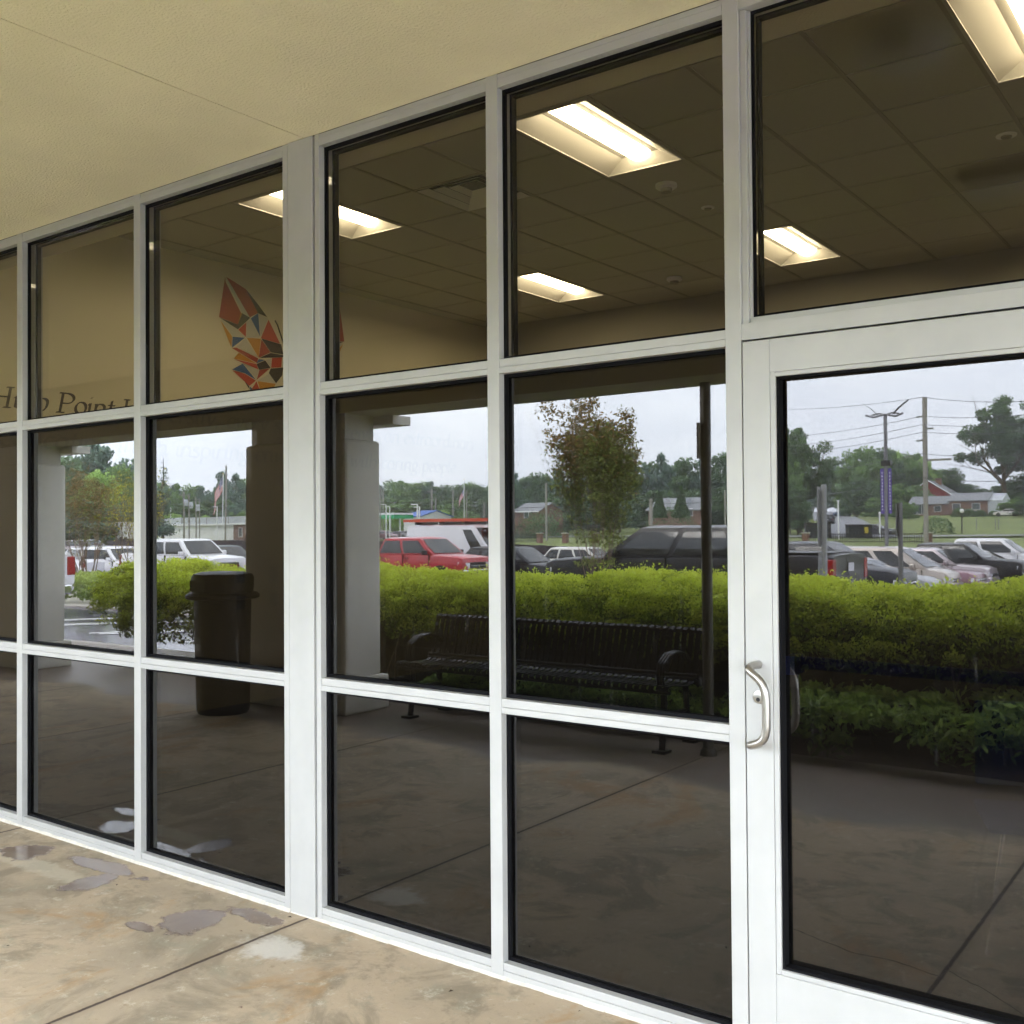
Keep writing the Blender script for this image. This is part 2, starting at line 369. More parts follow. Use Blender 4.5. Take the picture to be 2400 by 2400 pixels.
sheet('parking_lot', 0, 0, list(np.concatenate([[5.42], np.arange(6, 30, .8), np.arange(30, 64.5, 2)])), list(np.arange(-110, 31, 1.5)), lambda x, D: H(x, D), M['asphalt'])
b = MB().box((-520, 1.0, -1.6), (150, 28, -1.0)); tag(b.build('ground_behind_building', M['lawn']), kind='structure')
# walk
b = MB(); b.box((-20, real_y(4.05), -.4), (9, .2, 0)); sw = tag(b.build('sidewalk', M['concrete']), kind='structure')
b = MB(); b.box((-20, real_y(5.35), -.4), (-9.2, real_y(4.055), -.004)); tag(b.build('walk_apron', M['concrete']), kind='structure')
b = MB(); b.box((-20, real_y(5.50), -.4), (-9.2, real_y(5.355), -.002)); b.box((-9.19, real_y(6.9), -.4), (9, real_y(6.75), .0)); tag(b.build('kerb', M['kerb'], bevel=.015), kind='structure')
b = MB(); b.box((-9.18, real_y(6.745), -.4), (9, real_y(4.055), -.03)); tag(b.build('planting_bed', M['mulch']), kind='structure')

# concrete cracks (thin irregular lines in the walk, seen in the door)
def crack(pts, wd):
    b = MB(); P = [Vector((at(u, v, 1)[0], 0, 0)) for u, v in []]
    P = []
    for u, v in pts:
        q = ray(u, v); t = -CAM[2]/q[2]; p = CAM+t*q; P.append(Vector((p[0], 2*YG-p[1], .0015)))
    Q = []
    for i in range(len(P)-1):
        for k in range(6):
            f = k/6; q = P[i].lerp(P[i+1], f); q += Vector((random.uniform(-.005,.005), random.uniform(-.005,.005), 0)); Q.append(q)
    Q.append(P[-1])
    vs = []; 
    for i, q in enumerate(Q):
        d = (Q[min(i+1, len(Q)-1)]-Q[max(i-1, 0)]).normalized(); n = Vector((-d.y, d.x, 0))*wd*random.uniform(.5, 1.2); vs += [q+n, q-n]
    b.add(vs, [(2*i, 2*i+1, 2*i+3, 2*i+2) for i in range(len(Q)-1)])
    tag(b.build('pavement_crack', M['mulch']), kind='structure')
crack([(1812,2160),(1890,2190),(1990,2232),(2100,2255),(2200,2289)], .0025)
crack([(2222,2276),(2255,2296),(2305,2318),(2400,2380)], .002)
crack([(985,1952),(1080,1925),(1200,1900),(1330,1862)], .0015)

# ================================================================== storefront
SF = thing('storefront', 'white aluminium storefront framing with three rows of dark reflective panes under the tan soffit', 'storefront', (-2, 0, 0))
ZH0, ZH1, ZT = 3.139, 3.188, 2.134
MX = [(-6.32,-6.27),(-5.262,-5.21),(-4.185,-4.131),(-3.109,-3.057),(-2.046,-2.014),(-1.852,-1.826),(-.966,-.914),(-.051,0)]
FR = dict(parent=SF, world=True, bevel=.0012, seg=1)
for a, b_ in MX: MB().box((a, 0, 0), (b_, .115, ZH1)).build('mullion', M['alu'], **FR)
MB().box((-2.0135, .012, 0), (-1.8525, .10, ZH1-.001)).build('column_cover', M['alu'], **FR)
MB().box((-2.0085, -.004, -.0), (-1.862, .011, ZH1-.001)).build('column_cover', M['alu'], **FR)
bays = [(-6.27,-5.262),(-5.21,-4.185),(-4.131,-3.109),(-3.057,-2.046),(-1.826,-.966),(-.914,-.051)]
def rail(x0, x1, z0, z1, seam=.42, name='rail'):
    zm = z0+(z1-z0)*seam
    b = MB(); b.box((x0+.0004, .0006, z0), (x1-.0004, .112, zm)); b.box((x0+.0004, .0022, zm+.0008), (x1-.0004, .112, z1)); b.box((x0+.001, .02, zm-.001), (x1-.001, .1, zm+.001))
    return b.build(name, M['alu'], **FR)
def gasket(x0, x1, z0, z1, g=.012, y0=.030, y1=.0435, parent=SF, back=True):
    b = MB()
    for yy0, yy1 in ((y0, y1),)+(((YG+.0305, .100),) if back else ()):
        b.box((x0, yy0, z0), (x0+g, yy1, z1)); b.box((x1-g, yy0, z0), (x1, yy1, z1)); b.box((x0+g, yy0, z0), (x1-g, yy1, z0+g)); b.box((x0+g, yy0, z1-g), (x1-g, yy1, z1))
    return b.build('gasket', M['gasket'], parent, world=True)
def pane(x0, x1, z0, z1, m, parent=SF, th=.03):
    o = MB().box((x0+.003, YG, z0+.003), (x1-.003, YG+th, z1-.003)).build('glass_pane', m, parent, world=True); return o
for x0, x1 in bays:
    rail(x0, x1, 0, .055, .5, 'sill'); rail(x0, x1, .925, .977); rail(x0, x1, 2.122, 2.173); rail(x0, x1, ZH0, ZH1-.001, .6, 'head')
    for z0, z1, m in ((.055,.925,'glass_low'),(.977,2.122,'glass_low'),(2.173,ZH0,'glass_top')):
        pane(x0, x1, z0, z1, M[m]); gasket(x0, x1, z0, z1)
        MB().box((x0, .044, z0), (x0+.006, .046, z1)).build('gasket', M['gasket'], SF, world=True) if False else None
# door transom bay and the frame to its right
DX1 = 1.075
MB().box((DX1, 0, 0), (DX1+.052, .115, ZH1)).build('mullion', M['alu'], **FR)
rail(0, DX1, ZT, 2.186, .0, 'transom_bar'); rail(0, DX1, ZH0, ZH1-.001, .6, 'head')
b = MB(); b.box((.0005, .012, 2.187), (.02, .04, ZH0-.001)); b.box((.0205, .022, 2.187), (.026, .04, ZH0-.001)); b.box((.021, .022, 2.187), (DX1-.02, .04, 2.205)); b.build('glazing_stop', M['alu'], **FR)
pane(.026, DX1-.02, 2.203, ZH0, M['glass_top']); gasket(.026, DX1-.02, 2.205, ZH0, .009, .036)
for x0 in (1.127, 2.25):
    x1 = x0+1.07; MB().box((x1, 0, 0), (x1+.052, .115, ZH1)).build('mullion', M['alu'], **FR)
    rail(x0, x1, 0, .055, .5, 'sill'); rail(x0, x1, .925, .977); rail(x0, x1, 2.122, 2.173); rail(x0, x1, ZH0, ZH1-.001, .6, 'head')
    for z0, z1, m in ((.055,.925,'glass_low'),(.977,2.122,'glass_low'),(2.173,ZH0,'glass_top')): pane(x0, x1, z0, z1, M[m]); gasket(x0, x1, z0, z1)
# sealant bead along the foot
b = MB()
for i in range(79):
    x = -6.3+i*.0795
    h = .007+random.random()*.006; d = .008+random.random()*.006
    b.add([(x,-d,-.001),(x+.0795,-d,-.001),(x+.0795,.001,h),(x,.001,h),(x,.002,-.001),(x+.0795,.002,-.001)], [(0,1,2,3),(3,2,5,4)])
b.build('sealant', M['caulk'], SF, world=True)
b = MB().box((-6.3, .004, ZH1), (4.3, .1, ZH1+.02)); b.build('head_shadow_gap', M['gasket'], SF, world=True)  # black strip drawn as the shadow line between head and soffit

# door
DR = thing('glass_door', 'white aluminium glass entrance door with curved satin pull handle', 'door', (.0, 0, 0))
FD = dict(parent=DR, world=True, bevel=.0012, seg=1)
dx0, dx1, dz0, dz1 = .0042, DX1-.005, .008, 2.129
MB().box((dx0, .0, dz0), (.0885, .045, dz1)).build('stile', M['alu'], **FD)
MB().box((dx1-.085, .0, dz0), (dx1, .045, dz1)).build('stile', M['alu'], **FD)
MB().box((.0890, .0008, 2.031), (dx1-.0855, .045, dz1)).build('top_rail', M['alu'], **FD)
MB().box((.0890, .0008, dz0), (dx1-.0855, .045, .264)).build('bottom_rail', M['alu'], **FD)
b = MB(); b.box((.0892, .003, .2645), (.1045, .03, 2.0305)); b.box((dx1-.101, .003, .2645), (dx1-.0858, .03, 2.0305)); b.box((.105, .003, 2.0175), (dx1-.1015, .03, 2.0305)); b.box((.105, .003, .2645), (dx1-.1015, .03, .279)); b.build('glazing_bead', M['alu'], **FD)
gx0, gx1, gz0, gz1 = .1045, dx1-.101, .279, 2.0175
gasket(gx0, gx1, gz0, gz1, .007, .012, YG-.0005, DR, back=False)
MB().box((gx0+.002, YG, gz0+.002), (gx1-.002, YG+.006, gz1-.002)).build('glass_pane', M['glass_door'], DR, world=True)
b = MB(); b.box((.1, YG+.0065, .25), (.108, YG+.03, 2.03)); b.box((.0885, .0455, .25), (.1, .075, 2.04)); b.build('inner_bead', M['gasket'], DR, world=True)
hp = [(.045,.001,1.166),(.045,-.028,1.167),(.040,-.050,1.165),(.040,-.063,1.160),(.052,-.068,1.148),(.070,-.068,1.136),(.086,-.068,1.118),(.094,-.068,1.092),(.096,-.068,1.06),(.096,-.068,1.0),(.095,-.068,.985),(.090,-.068,.965),(.076,-.068,.950),(.058,-.067,.942),(.044,-.062,.937),(.038,-.048,.934),(.042,-.028,.932),(.045,.001,.932)]
def smooth_path(p, it=2):
    for _ in range(it):
        q = [p[0]]
        for a, b_ in zip(p, p[1:]): a, b_ = Vector(a), Vector(b_); q += [a*.75+b_*.25, a*.25+b_*.75]
        q.append(p[-1]); p = q
    return p
MB().tube(smooth_path(hp), .0122, 14).build('pull_handle', M['steel'], DR, smooth=True, world=True)
lk = MB().lathe([(.0150,-.0095),(.0165,-.009),(.0165,-.0055),(.0195,-.005),(.0195,.001)], (.047, 0, 1.070), 'y', 24).build('lock_cylinder', M['steel'], DR, smooth=True, world=True)
MB().lathe([(.0062,-.0105),(.0062,-.0090)], (.046, 0, 1.063), 'y', 14).build('keyway', M['dark'], lk, world=True)
# inside of the door: push bar and pull
b = MB(); b.tube([(.12,.118,1.165),(.60,.118,1.163),(DX1-.09,.118,1.163)], .019, 12); b.box((.10,.051,1.135),(.135,.13,1.19)); b.box((DX1-.12,.051,1.135),(DX1-.085,.13,1.19)); b.build('push_bar', M['bluebar'], DR, smooth=True, world=True)

# ================================================================== canopy, beam, columns, building
BD = thing('building', 'tan stucco building wall flanking and above the storefront', 'building', (-8, .2, 0))
b = MB(); b.box((-20,.0,0),(-6.322,.35,3.187)); b.box((-20,.13,3.19),(9,.35,6.6)); b.box((-75,.0,-1.2),(-20.01,.35,6.6)); b.box((9.01,.0,-1.2),(60,.35,6.6)); b.box((4.33,0,0),(9,.35,3.187)); b.build('wall', M['beam'], BD, world=True)  # outer lengths and height enlarged out of view to darken reflections in the cars
b = MB(); b.box((-75, .351, 6.3), (60, 14, 6.5)); b.build('roof', M['galv'], BD, world=True)
CN = thing('canopy', 'tan stucco canopy soffit and edge beam sheltering the walk', 'canopy', (-6, -2, 3.19))
b = MB(); X_ = [-20]+[-15.22, -8.56, -1.915, 4.74]+[9]
for x0, x1 in zip(X_, X_[1:]): b.box((x0+.0025, real_y(3.35), 3.19), (x1-.0025, .128, 3.24))
b.build('soffit', M['soffit'], CN, world=True)
b = MB().box((-20, real_y(3.35), 3.242), (9, .128, 3.25)); b.build('soffit_backing', M['dark'], CN, world=True)
b = MB().box((-20, real_y(3.84), 2.58), (9, real_y(3.352), 3.42)); b.build('edge_beam', M['beam'], CN, world=True)
b = MB().box((-20, real_y(3.35), 3.30), (9, .128, 3.36)); b.build('roof_deck', M['galv'], CN, world=True)
def column(xr, label):
    c = thing('stucco_column', label, 'column', (xr-.65, real_y(3.57), 0), group='stucco columns along the walk')
    x0, x1, y0, y1 = xr-1.31, xr, real_y(3.79), real_y(3.35)
    MB().box((x0, y0, .29), (x1, y1, 2.36)).build('shaft', M['column'], c, world=True, bevel=.03)
    MB().box((x0+.045, y0+.045, 2.30), (x1-.045, y1-.045, 2.579)).build('neck', M['column'], c, world=True)
    MB().box((x0-.05, y0-.05, 0.001), (x1+.05, y1+.05, .30)).build('plinth', M['column'], c, world=True, bevel=.015)
    MB().box((x0-.05, y0-.20, 2.50), (x1+.18, y0+.03, 2.579)).build('bracket_ledge', M['column'], c, world=True)
column(-5.11, 'grey stucco column beside the black bench, nearer of the two seen in the glass')
column(-10.20, 'grey stucco column with a white pickup tail showing beside it')
column(-15.29, 'grey stucco column at the far left end of the walk')
# soffit fixtures reflected in the transom
p = Vector((.33, real_y(.55), 3.19))
t = thing('dome_light', 'round unlit dome light on the soffit above the door', 'ceiling light', p)
MB().lathe([(.17,0),(.17,-.03),(.16,-.035)], (0,0,0), 'z', 28).build('base', M['soffit'], t, smooth=True)
MB().lathe([(.15,-.03),(.148,-.06),(.125,-.09),(.08,-.11),(.03,-.118)], (0,0,0), 'z', 28).build('diffuser', M['globe'], t, smooth=True)
t = thing('wrap_light', 'rectangular unlit wraparound light on the soffit further out from the door', 'ceiling light', (.32, real_y(2.16), 3.19))
MB().box((-.17,-.12,-.05),(.17,.12,0)).build('housing', M['post'], t)
MB().box((-.16,-.11,-.105),(.16,.11,-.05)).build('diffuser', M['globe'], t, bevel=.03)
t = thing('soffit_vent', 'small dark vent set in the soffit beyond the wraparound light', 'vent', (.44, real_y(3.05), 3.19))
MB().box((-.11,-.09,-.012),(-.02,.09,0)).build('grille', M['dark'], t); MB().box((.01,-.09,-.012),(.1,.09,0)).build('grille', M['dark'], t)

# post
P0 = (-1.90, real_y(3.68), 0)
t = thing('downpipe', 'slim brown vertical pipe from walk to beam beside the bench', 'pipe', P0)
MB().tube([(0,0,0),(0,0,2.579)], .0375, 14).build('pipe', M['post'], t, smooth=True)
MB().box((-.052,-.03,2.05),(-.03,.03,2.30)).build('bracket', M['post'], t)
MB().lathe([(.06,0),(.056,.03),(.04,.05)], (0,0,0)).build('base_collar', M['post'], t, smooth=True)

# ================================================================== interior
XW, HC, YB = -6.316, 3.98, 6.9
RM = thing('lobby', 'tan painted lobby behind the glass with a tiled ceiling', 'room', (-2, 3.5, 0))
MB().box((XW-.1, .355, 0), (XW, YB+.1, 4.2)).build('side_wall', M['int_wall'], RM, world=True)
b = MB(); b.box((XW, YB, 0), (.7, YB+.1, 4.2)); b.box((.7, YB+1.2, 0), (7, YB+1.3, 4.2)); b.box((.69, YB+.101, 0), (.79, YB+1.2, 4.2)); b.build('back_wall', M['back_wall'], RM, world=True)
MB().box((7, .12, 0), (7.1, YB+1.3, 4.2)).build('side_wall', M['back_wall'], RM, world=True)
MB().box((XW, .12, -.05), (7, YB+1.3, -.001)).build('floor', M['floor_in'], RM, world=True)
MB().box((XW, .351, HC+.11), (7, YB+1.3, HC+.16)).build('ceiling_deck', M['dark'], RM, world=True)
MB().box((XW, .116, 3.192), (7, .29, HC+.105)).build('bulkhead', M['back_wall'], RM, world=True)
MB().box((XW-.1, .0, 0), (XW, .354, 4.2)).build('jamb_wall', M['beam'], RM, world=True) if False else None
gx = [-.54+.616*k for k in range(-10, 13)]; gy = [1.97+.612*k for k in range(-3, 11)]
fix = {(-3,0),(-7,0),(1,0),(-3,5),(-7,5),(1,5),(5,0),(5,5)}  # (ix, iy) of 2x4 troffers
b = MB(); g = MB(); gxm = g
def hasfix(i, j): return (i, j) in fix or (i, j-1) in fix
vent_cell = (-5, 1)
for ii, x in enumerate(gx[:-1]):
    i = ii-10
    for jj, y in enumerate(gy[:-1]):
        j = jj-3
        if hasfix(i, j) or (i, j) == vent_cell: continue
        x0, x1 = max(x+.012, XW+.003), min(x+.604, 6.99); y0, y1 = max(y+.012, .295), min(y+.600, YB-.003)
        if x1 > x0 and y1 > y0: b.box((x0, y0, HC+.004), (x1, y1, HC+.018))
b.build('ceiling_tiles', M['tile'], RM, world=True)
for x in gx:
    if XW < x < 6.9: g.box((x-.012, .292, HC-.001), (x+.012, YB-.001, HC+.003))
g.mi = 1
for y in gy:
    if .3 < y < YB:
        for x in gx[:-1]: gxm.box((x+.0125, y-.009, HC-.0005), (x+.6035, y+.009, HC+.0030)) if not any((round((x+.54)/.616), k) in fix and abs(y-(1.97+.612*(k+1))) < .01 for k in range(0, 10)) and x > XW-.3 else None
g.build('ceiling_grid', [M['grid'], M['grid_x']], RM, world=True)
def troffer(x, y, label):
    t = thing('troffer_light', label, 'ceiling light', (x+.308, y+.612, HC), group='lit troffers in the lobby ceiling')
    hx, hy = .292, .598
    b = MB(); z = .0
    b.box((-hx-.004,-hy-.004,-.004),(-hx+.016,hy+.004,.004)); b.box((hx-.016,-hy-.004,-.004),(hx+.004,hy+.004,.004)); b.box((-hx+.016,-hy-.004,-.004),(hx-.016,-hy+.016,.004)); b.box((-hx+.016,hy-.016,-.004),(hx-.016,hy+.004,.004)); b.build('frame', M['troffer'], t)
    b = MB()
    for s in (-1, 1):
        pts = [(s*(hx-.016), .002), (s*.135, .075)]
        for (xa, za), (xb, zb) in zip(pts, pts[1:]): b.quad((xa,-hy+.016,za),(xa,hy-.016,za),(xb,hy-.075,zb),(xb,-hy+.075,zb))
        b.quad((s*(hx-.016), s*-hy+s*.016, .002), (-s*(hx-.016), s*-hy+s*.016, .002), (-s*.135, s*-hy+s*.075, .075), (s*.135, s*-hy+s*.075, .075))
    b.box((-.135,-hy+.075,.076),(.135,hy-.075,.08)); b.build('reflector', M['troffer'], t)
    b = MB(); n = 10
    vs = [(-.085+.17*k/n, y_, .074-.045*math.sin(math.pi*k/n)) for y_ in (-hy+.085, hy-.085) for k in range(n+1)]
    b.add(vs, [(k, k+1, n+2+k, n+1+k) for k in range(n)]+[tuple(range(n+1))[::-1], tuple(range(n+1, 2*n+2))])
    b.build('lamp_diffuser', M['lamp'], t, smooth=True)
TL = {(-3,0):'lit troffer light highest and largest in the middle transom pane',(-7,0):'lit troffer light crossing behind the wide white mullion',(1,0):'lit troffer light cut by the top right corner of the picture',(-3,5):'small lit troffer light low in the transom over the door',(-7,5):'small lit troffer light low in the middle transom pane',(1,5):'lit troffer light in the far right back of the lobby',(5,0):'lit troffer light at the far right front of the lobby',(5,5):'lit troffer light at the far right back corner'}
for (i, j) in fix: troffer(-.54+.616*i, 1.97+.612*j, TL[(i, j)])
# air diffuser
vx, vy = -.54+.616*vent_cell[0]+.308, 1.97+.612*vent_cell[1]+.306
t = thing('air_diffuser', 'square ceiling air diffuser between the lit troffers', 'vent', (vx, vy, HC))
b = MB()
for k, s in enumerate((.29, .21, .13)):
    z = -.003+.018*k; b.add([(-s,-s,z),(s,-s,z),(s,s,z),(-s,s,z),(-s+.05,-s+.05,z+.03),(s-.05,-s+.05,z+.03),(s-.05,s-.05,z+.03),(-s+.05,s-.05,z+.03)], [(0,1,5,4),(1,2,6,5),(2,3,7,6),(3,0,4,7)])
b.build('louvre', M['plastic'], t)
MB().box((-.3,-.3,.06),(.3,.3,.07)).build('duct', M['dark'], t)
for (x, y, r, lb) in ((-2.12,3.55,.075,'white smoke detector beside the large troffer'),(-2.12,4.21,.05,'small white sprinkler cap below the smoke detector'),(-3.35,6.03,.075,'white ceiling speaker deep in the lobby'),(-.02,4.02,.06,'flush round cap in the ceiling above the door transom')):
    t = thing('ceiling_sensor', lb, 'smoke detector', (x, y, HC)); h = .045 if r > .065 else .014
    MB().lathe([(r,-.0005),(r,-h*.5),(r*.8,-h*.75)], n=22).build('base', M['plastic'], t, smooth=True); MB().lathe([(r*.55,-h*.74),(r*.5,-h*1.3)], n=18).build('sensor_head', M['grid'], t, smooth=True)

# ---- wall lettering (broad-nib italic strokes, thin raised vinyl)
def arc(cx, cy, rx, ry, a0, a1, n=10): return [(cx+rx*math.cos(R_(a0+(a1-a0)*k/n)), cy+ry*math.sin(R_(a0+(a1-a0)*k/n))) for k in range(n+1)]
XH = .62
def bowl(x=.0): return arc(x+.22, .31, .20, .31, 0, 360, 16)
G = {
 'A': (.72, [[(0,0),(.34,1),(.66,0)],[(.13,.36),(.54,.36)],[(-.08,0),(.12,0)],[(.54,0),(.76,0)]]),
 'H': (.86, [[(.12,0),(.12,1)],[(.66,0),(.66,1)],[(.12,.52),(.66,.52)],[(0,0),(.24,0)],[(0,1),(.24,1)],[(.54,0),(.78,0)],[(.54,1),(.78,1)]]),
 'P': (.66, [[(.12,0),(.12,1)],[(.12,1)]+arc(.30,.74,.26,.26,90,-90,10)+[(.12,.48)],[(0,0),(.28,0)],[(0,1),(.12,1)]]),
 'U': (.80, [[(.12,1)]+[(.12,.35)]+arc(.38,.3,.26,.3,180,360,10)+[(.64,1)],[(0,1),(.24,1)],[(.54,1),(.76,1)]]),
 'a': (.54, [bowl(), [(.42,.6),(.42,.1),(.52,.02)]]),
 'b': (.52, [[(.06,1.02),(.06,.1)], bowl(.02)]),
 'c': (.42, [arc(.22,.31,.20,.31,50,310,12)]),
 'd': (.54, [bowl(), [(.42,1.02),(.42,.1),(.52,.02)]]),
 'e': (.44, [[(.03,.32),(.38,.36)]+arc(.22,.31,.18,.31,20,310,14)]),
 'g': (.50, [arc(.22,.38,.17,.23,0,360,14), [(.16,.15),(.1,.05),(.34,-.02)]+arc(.2,-.18,.2,.14,40,-270,12), [(.36,.55),(.48,.6)]]),
 'h': (.52, [[(.06,1.02),(.06,0)],[(.06,.35)]+arc(.26,.42,.17,.2,150,0,8)+arc(.2,.3,.23,.34,0,-95,8)]),
 'i': (.26, [[(.0,.5),(.08,.6),(.08,.08),(.2,.03)],[(.09,.88),(.10,.91)]]),
 'l': (.24, [[(.0,1.0),(.08,1.02),(.08,.08),(.2,.03)]]),
 'm': (.80, [[(.0,.55),(.06,.6),(.06,0)],[(.06,.35)]+arc(.2,.42,.13,.2,150,0,7)+[(.33,0)],[(.33,.35)]+arc(.47,.42,.13,.2,150,0,7)+[(.60,.08),(.7,.03)]]),
 'n': (.54, [[(.0,.55),(.06,.6),(.06,0)],[(.06,.35)]+arc(.24,.42,.16,.2,150,0,8)+[(.40,.08),(.5,.03)]]),
 'o': (.48, [bowl()]),
 'p': (.52, [[(.0,.55),(.07,.6),(.07,-.34)], bowl(.03), [(-.02,-.34),(.18,-.34)]]),
 'r': (.38, [[(.0,.55),(.06,.6),(.06,0)],[(.06,.35)]+arc(.24,.42,.15,.18,150,60,6)]),
 's': (.36, [arc(.17,.46,.13,.14,40,200,8)+arc(.16,.16,.14,.15,60,-150,10)]),
 't': (.30, [[(.12,.85),(.09,.08),(.22,.03)],[(.0,.6),(.26,.6)]]),
 'u': (.54, [[(.0,.55),(.06,.6),(.06,.2),(.12,.03),(.24,.03),(.40,.25)],[(.40,.6),(.40,.08),(.5,.03)]]),
 'v': (.46, [[(.0,.58),(.08,.58),(.16,.02),(.30,.2),(.38,.5),(.32,.6)]]),
 'w': (.70, [[(.0,.58),(.08,.58),(.16,.02),(.34,.58),(.42,.02),(.58,.3),(.62,.5),(.56,.6)]]),
 'x': (.46, [[(.02,.6),(.36,.02)],[(.38,.58),(.02,.02)]]),
 'y': (.48, [[(.0,.58),(.08,.58),(.18,.02)],[(.40,.6),(.22,.0),(.02,-.3),(-.08,-.28)]]),
 ',': (.24, [[(.08,.06),(.03,-.14)]]), '.': (.24, [[(.06,.03),(.08,.05)]]), ' ': (.30, [])}
def lettering(text, y0, z0, cap, name, label, span=None):
    adv = [G[c][0] for c in text]; k = (span/sum(adv)/cap) if span else 1.0
    b = MB(); y = y0; th = .0008; eps = 0
    for c, a in zip(text, adv):
        for st in G[c][1]:
            P = [(y+(px*k+.20*pz)*cap, z0+pz*cap) for px, pz in st]
            for p_, q_ in zip(P, P[1:]):
                for ang, wd in ((25, .18), (115, .065)):
                    nx, nz = math.cos(R_(ang))*wd*cap/2, math.sin(R_(ang))*wd*cap/2; eps = (eps+.00004) % .0016; X = XW+.001+eps
                    b.add([(X, p_[0]-nx, p_[1]-nz), (X, p_[0]+nx, p_[1]+nz), (X, q_[0]+nx, q_[1]+nz), (X, q_[0]-nx, q_[1]-nz)], [(0,1,2,3)])
        y += a*k*cap
    o = b.build(name, M['text']); tag(o, label, 'wall lettering', 'lettering on the lobby wall'); return y
s1 = 'At High Point University, every student receives an extraordinary'
s2 = 'education in an inspiring environment with caring people.'
lettering(s1, .62, 2.505, .152, 'wall_lettering', 'upper line of dark brown italic wall lettering beginning at High Point', span=6.05)
lettering(s2, 1.00, 2.215, .152, 'wall_lettering', 'lower line of dark brown italic wall lettering, mostly lost in the reflection', span=5.35)

# ---- faceted butterfly painted on the wall
CB = {'r': (.42,.055,.025), 'd': (.045,.032,.028), 'w': (.62,.58,.46), 'b': (.04,.12,.30), 'o': (.66,.30,.03), 'R': (.55,.07,.03)}
for k_, c_ in CB.items(): M['bf_'+k_] = mat('mural_'+{'r':'red','d':'charcoal','w':'cream','b':'blue','o':'orange','R':'bright_red'}[k_], c_, .7)
polys = [('r',(1273,838),(1238,1070),(1345,1112),(1362,1045),(1275,870)),('w',(1278,848),(1310,890),(1412,1072),(1365,1045)),('r',(1278,842),(1390,912),(1458,1048),(1412,1072)),('d',(1390,912),(1460,1000),(1512,1072),(1458,1048)),
 ('o',(1362,1045),(1345,1110),(1372,1052)),('d',(1367,1047),(1415,1075),(1345,1140),(1240,1073),(1345,1112)),('b',(1460,1048),(1418,1078),(1470,1180)),('w',(1462,1050),(1515,1080),(1474,1182)),('w',(1417,1080),(1392,1100),(1392,1186),(1470,1186)),
 ('w',(1248,1085),(1345,1142),(1388,1185),(1315,1178)),('R',(1392,1100),(1347,1142),(1390,1183)),('o',(1246,1088),(1312,1180),(1308,1242)),('b',(1315,1181),(1385,1187),(1312,1243)),('R',(1518,1085),(1475,1190),(1585,1222)),('o',(1396,1188),(1475,1193),(1462,1300)),
 ('w',(1389,1190),(1335,1240),(1460,1300)),('r',(1478,1196),(1530,1270),(1463,1300)),('d',(1478,1192),(1590,1225),(1602,1282),(1531,1270)),('d',(1530,1273),(1602,1286),(1602,1297),(1466,1302)),('r',(1310,1245),(1336,1243),(1460,1304),(1452,1330)),('o',(1350,1272),(1322,1305),(1450,1333)),
 ('R',(1323,1308),(1450,1336),(1460,1366)),('b',(1462,1308),(1500,1313),(1450,1333)),('d',(1500,1316),(1530,1358),(1465,1368),(1451,1336)),('w',(1502,1312),(1536,1302),(1531,1355)),('R',(1538,1302),(1595,1298),(1590,1355),(1533,1358)),('w',(1320,1318),(1458,1369),(1378,1334)),
 ('b',(1372,1334),(1312,1367),(1385,1388),(1447,1426)),('w',(1382,1336),(1465,1371),(1450,1424)),('r',(1467,1370),(1527,1360),(1451,1426)),('d',(1531,1361),(1601,1356),(1596,1400),(1561,1445),(1520,1387)),('R',(1312,1371),(1382,1390),(1447,1430),(1410,1460)),('d',(1365,1407),(1409,1462),(1412,1482)),('w',(1453,1430),(1523,1390),(1559,1445)),
 ('o',(1456,1433),(1560,1448),(1545,1474),(1470,1482)),('b',(1412,1463),(1442,1487),(1415,1490)),('R',(1450,1434),(1469,1482),(1420,1482))]
BF = thing('butterfly_mural', 'geometric red, orange, blue and charcoal butterfly painted on the lobby wall', 'mural', (XW, 3.7, 3.3))
yax = on_x(1606*.4141, 300+1230*.4141, XW).y+.02
b = MB(); order = ['r','d','w','b','o','R']
for side in (1, -1):
    for c_, *pp in polys:
        b.mi = order.index(c_); P = []
        for px, py in pp:
            q = on_x(px*.4141, 300+py*.4141, XW); P.append((XW+.004, q.y if side == 1 else 2*yax-q.y, q.z))
        b.quad(*P)
b.build('wings', [M['bf_'+c] for c in order], BF, world=True)
b = MB(); b.tube([(XW+.006, yax, 2.86), (XW+.006, yax, 3.32)], [.012, .02], 8); b.tube([(XW+.005, yax-.01, 3.32), (XW+.005, yax-.10, 3.52), (XW+.005, yax-.13, 3.56)], .006, 6); b.tube([(XW+.005, yax+.01, 3.32), (XW+.005, yax+.10, 3.52), (XW+.005, yax+.13, 3.56)], .006, 6)
b.build('body', M['bf_d'], BF, world=True)
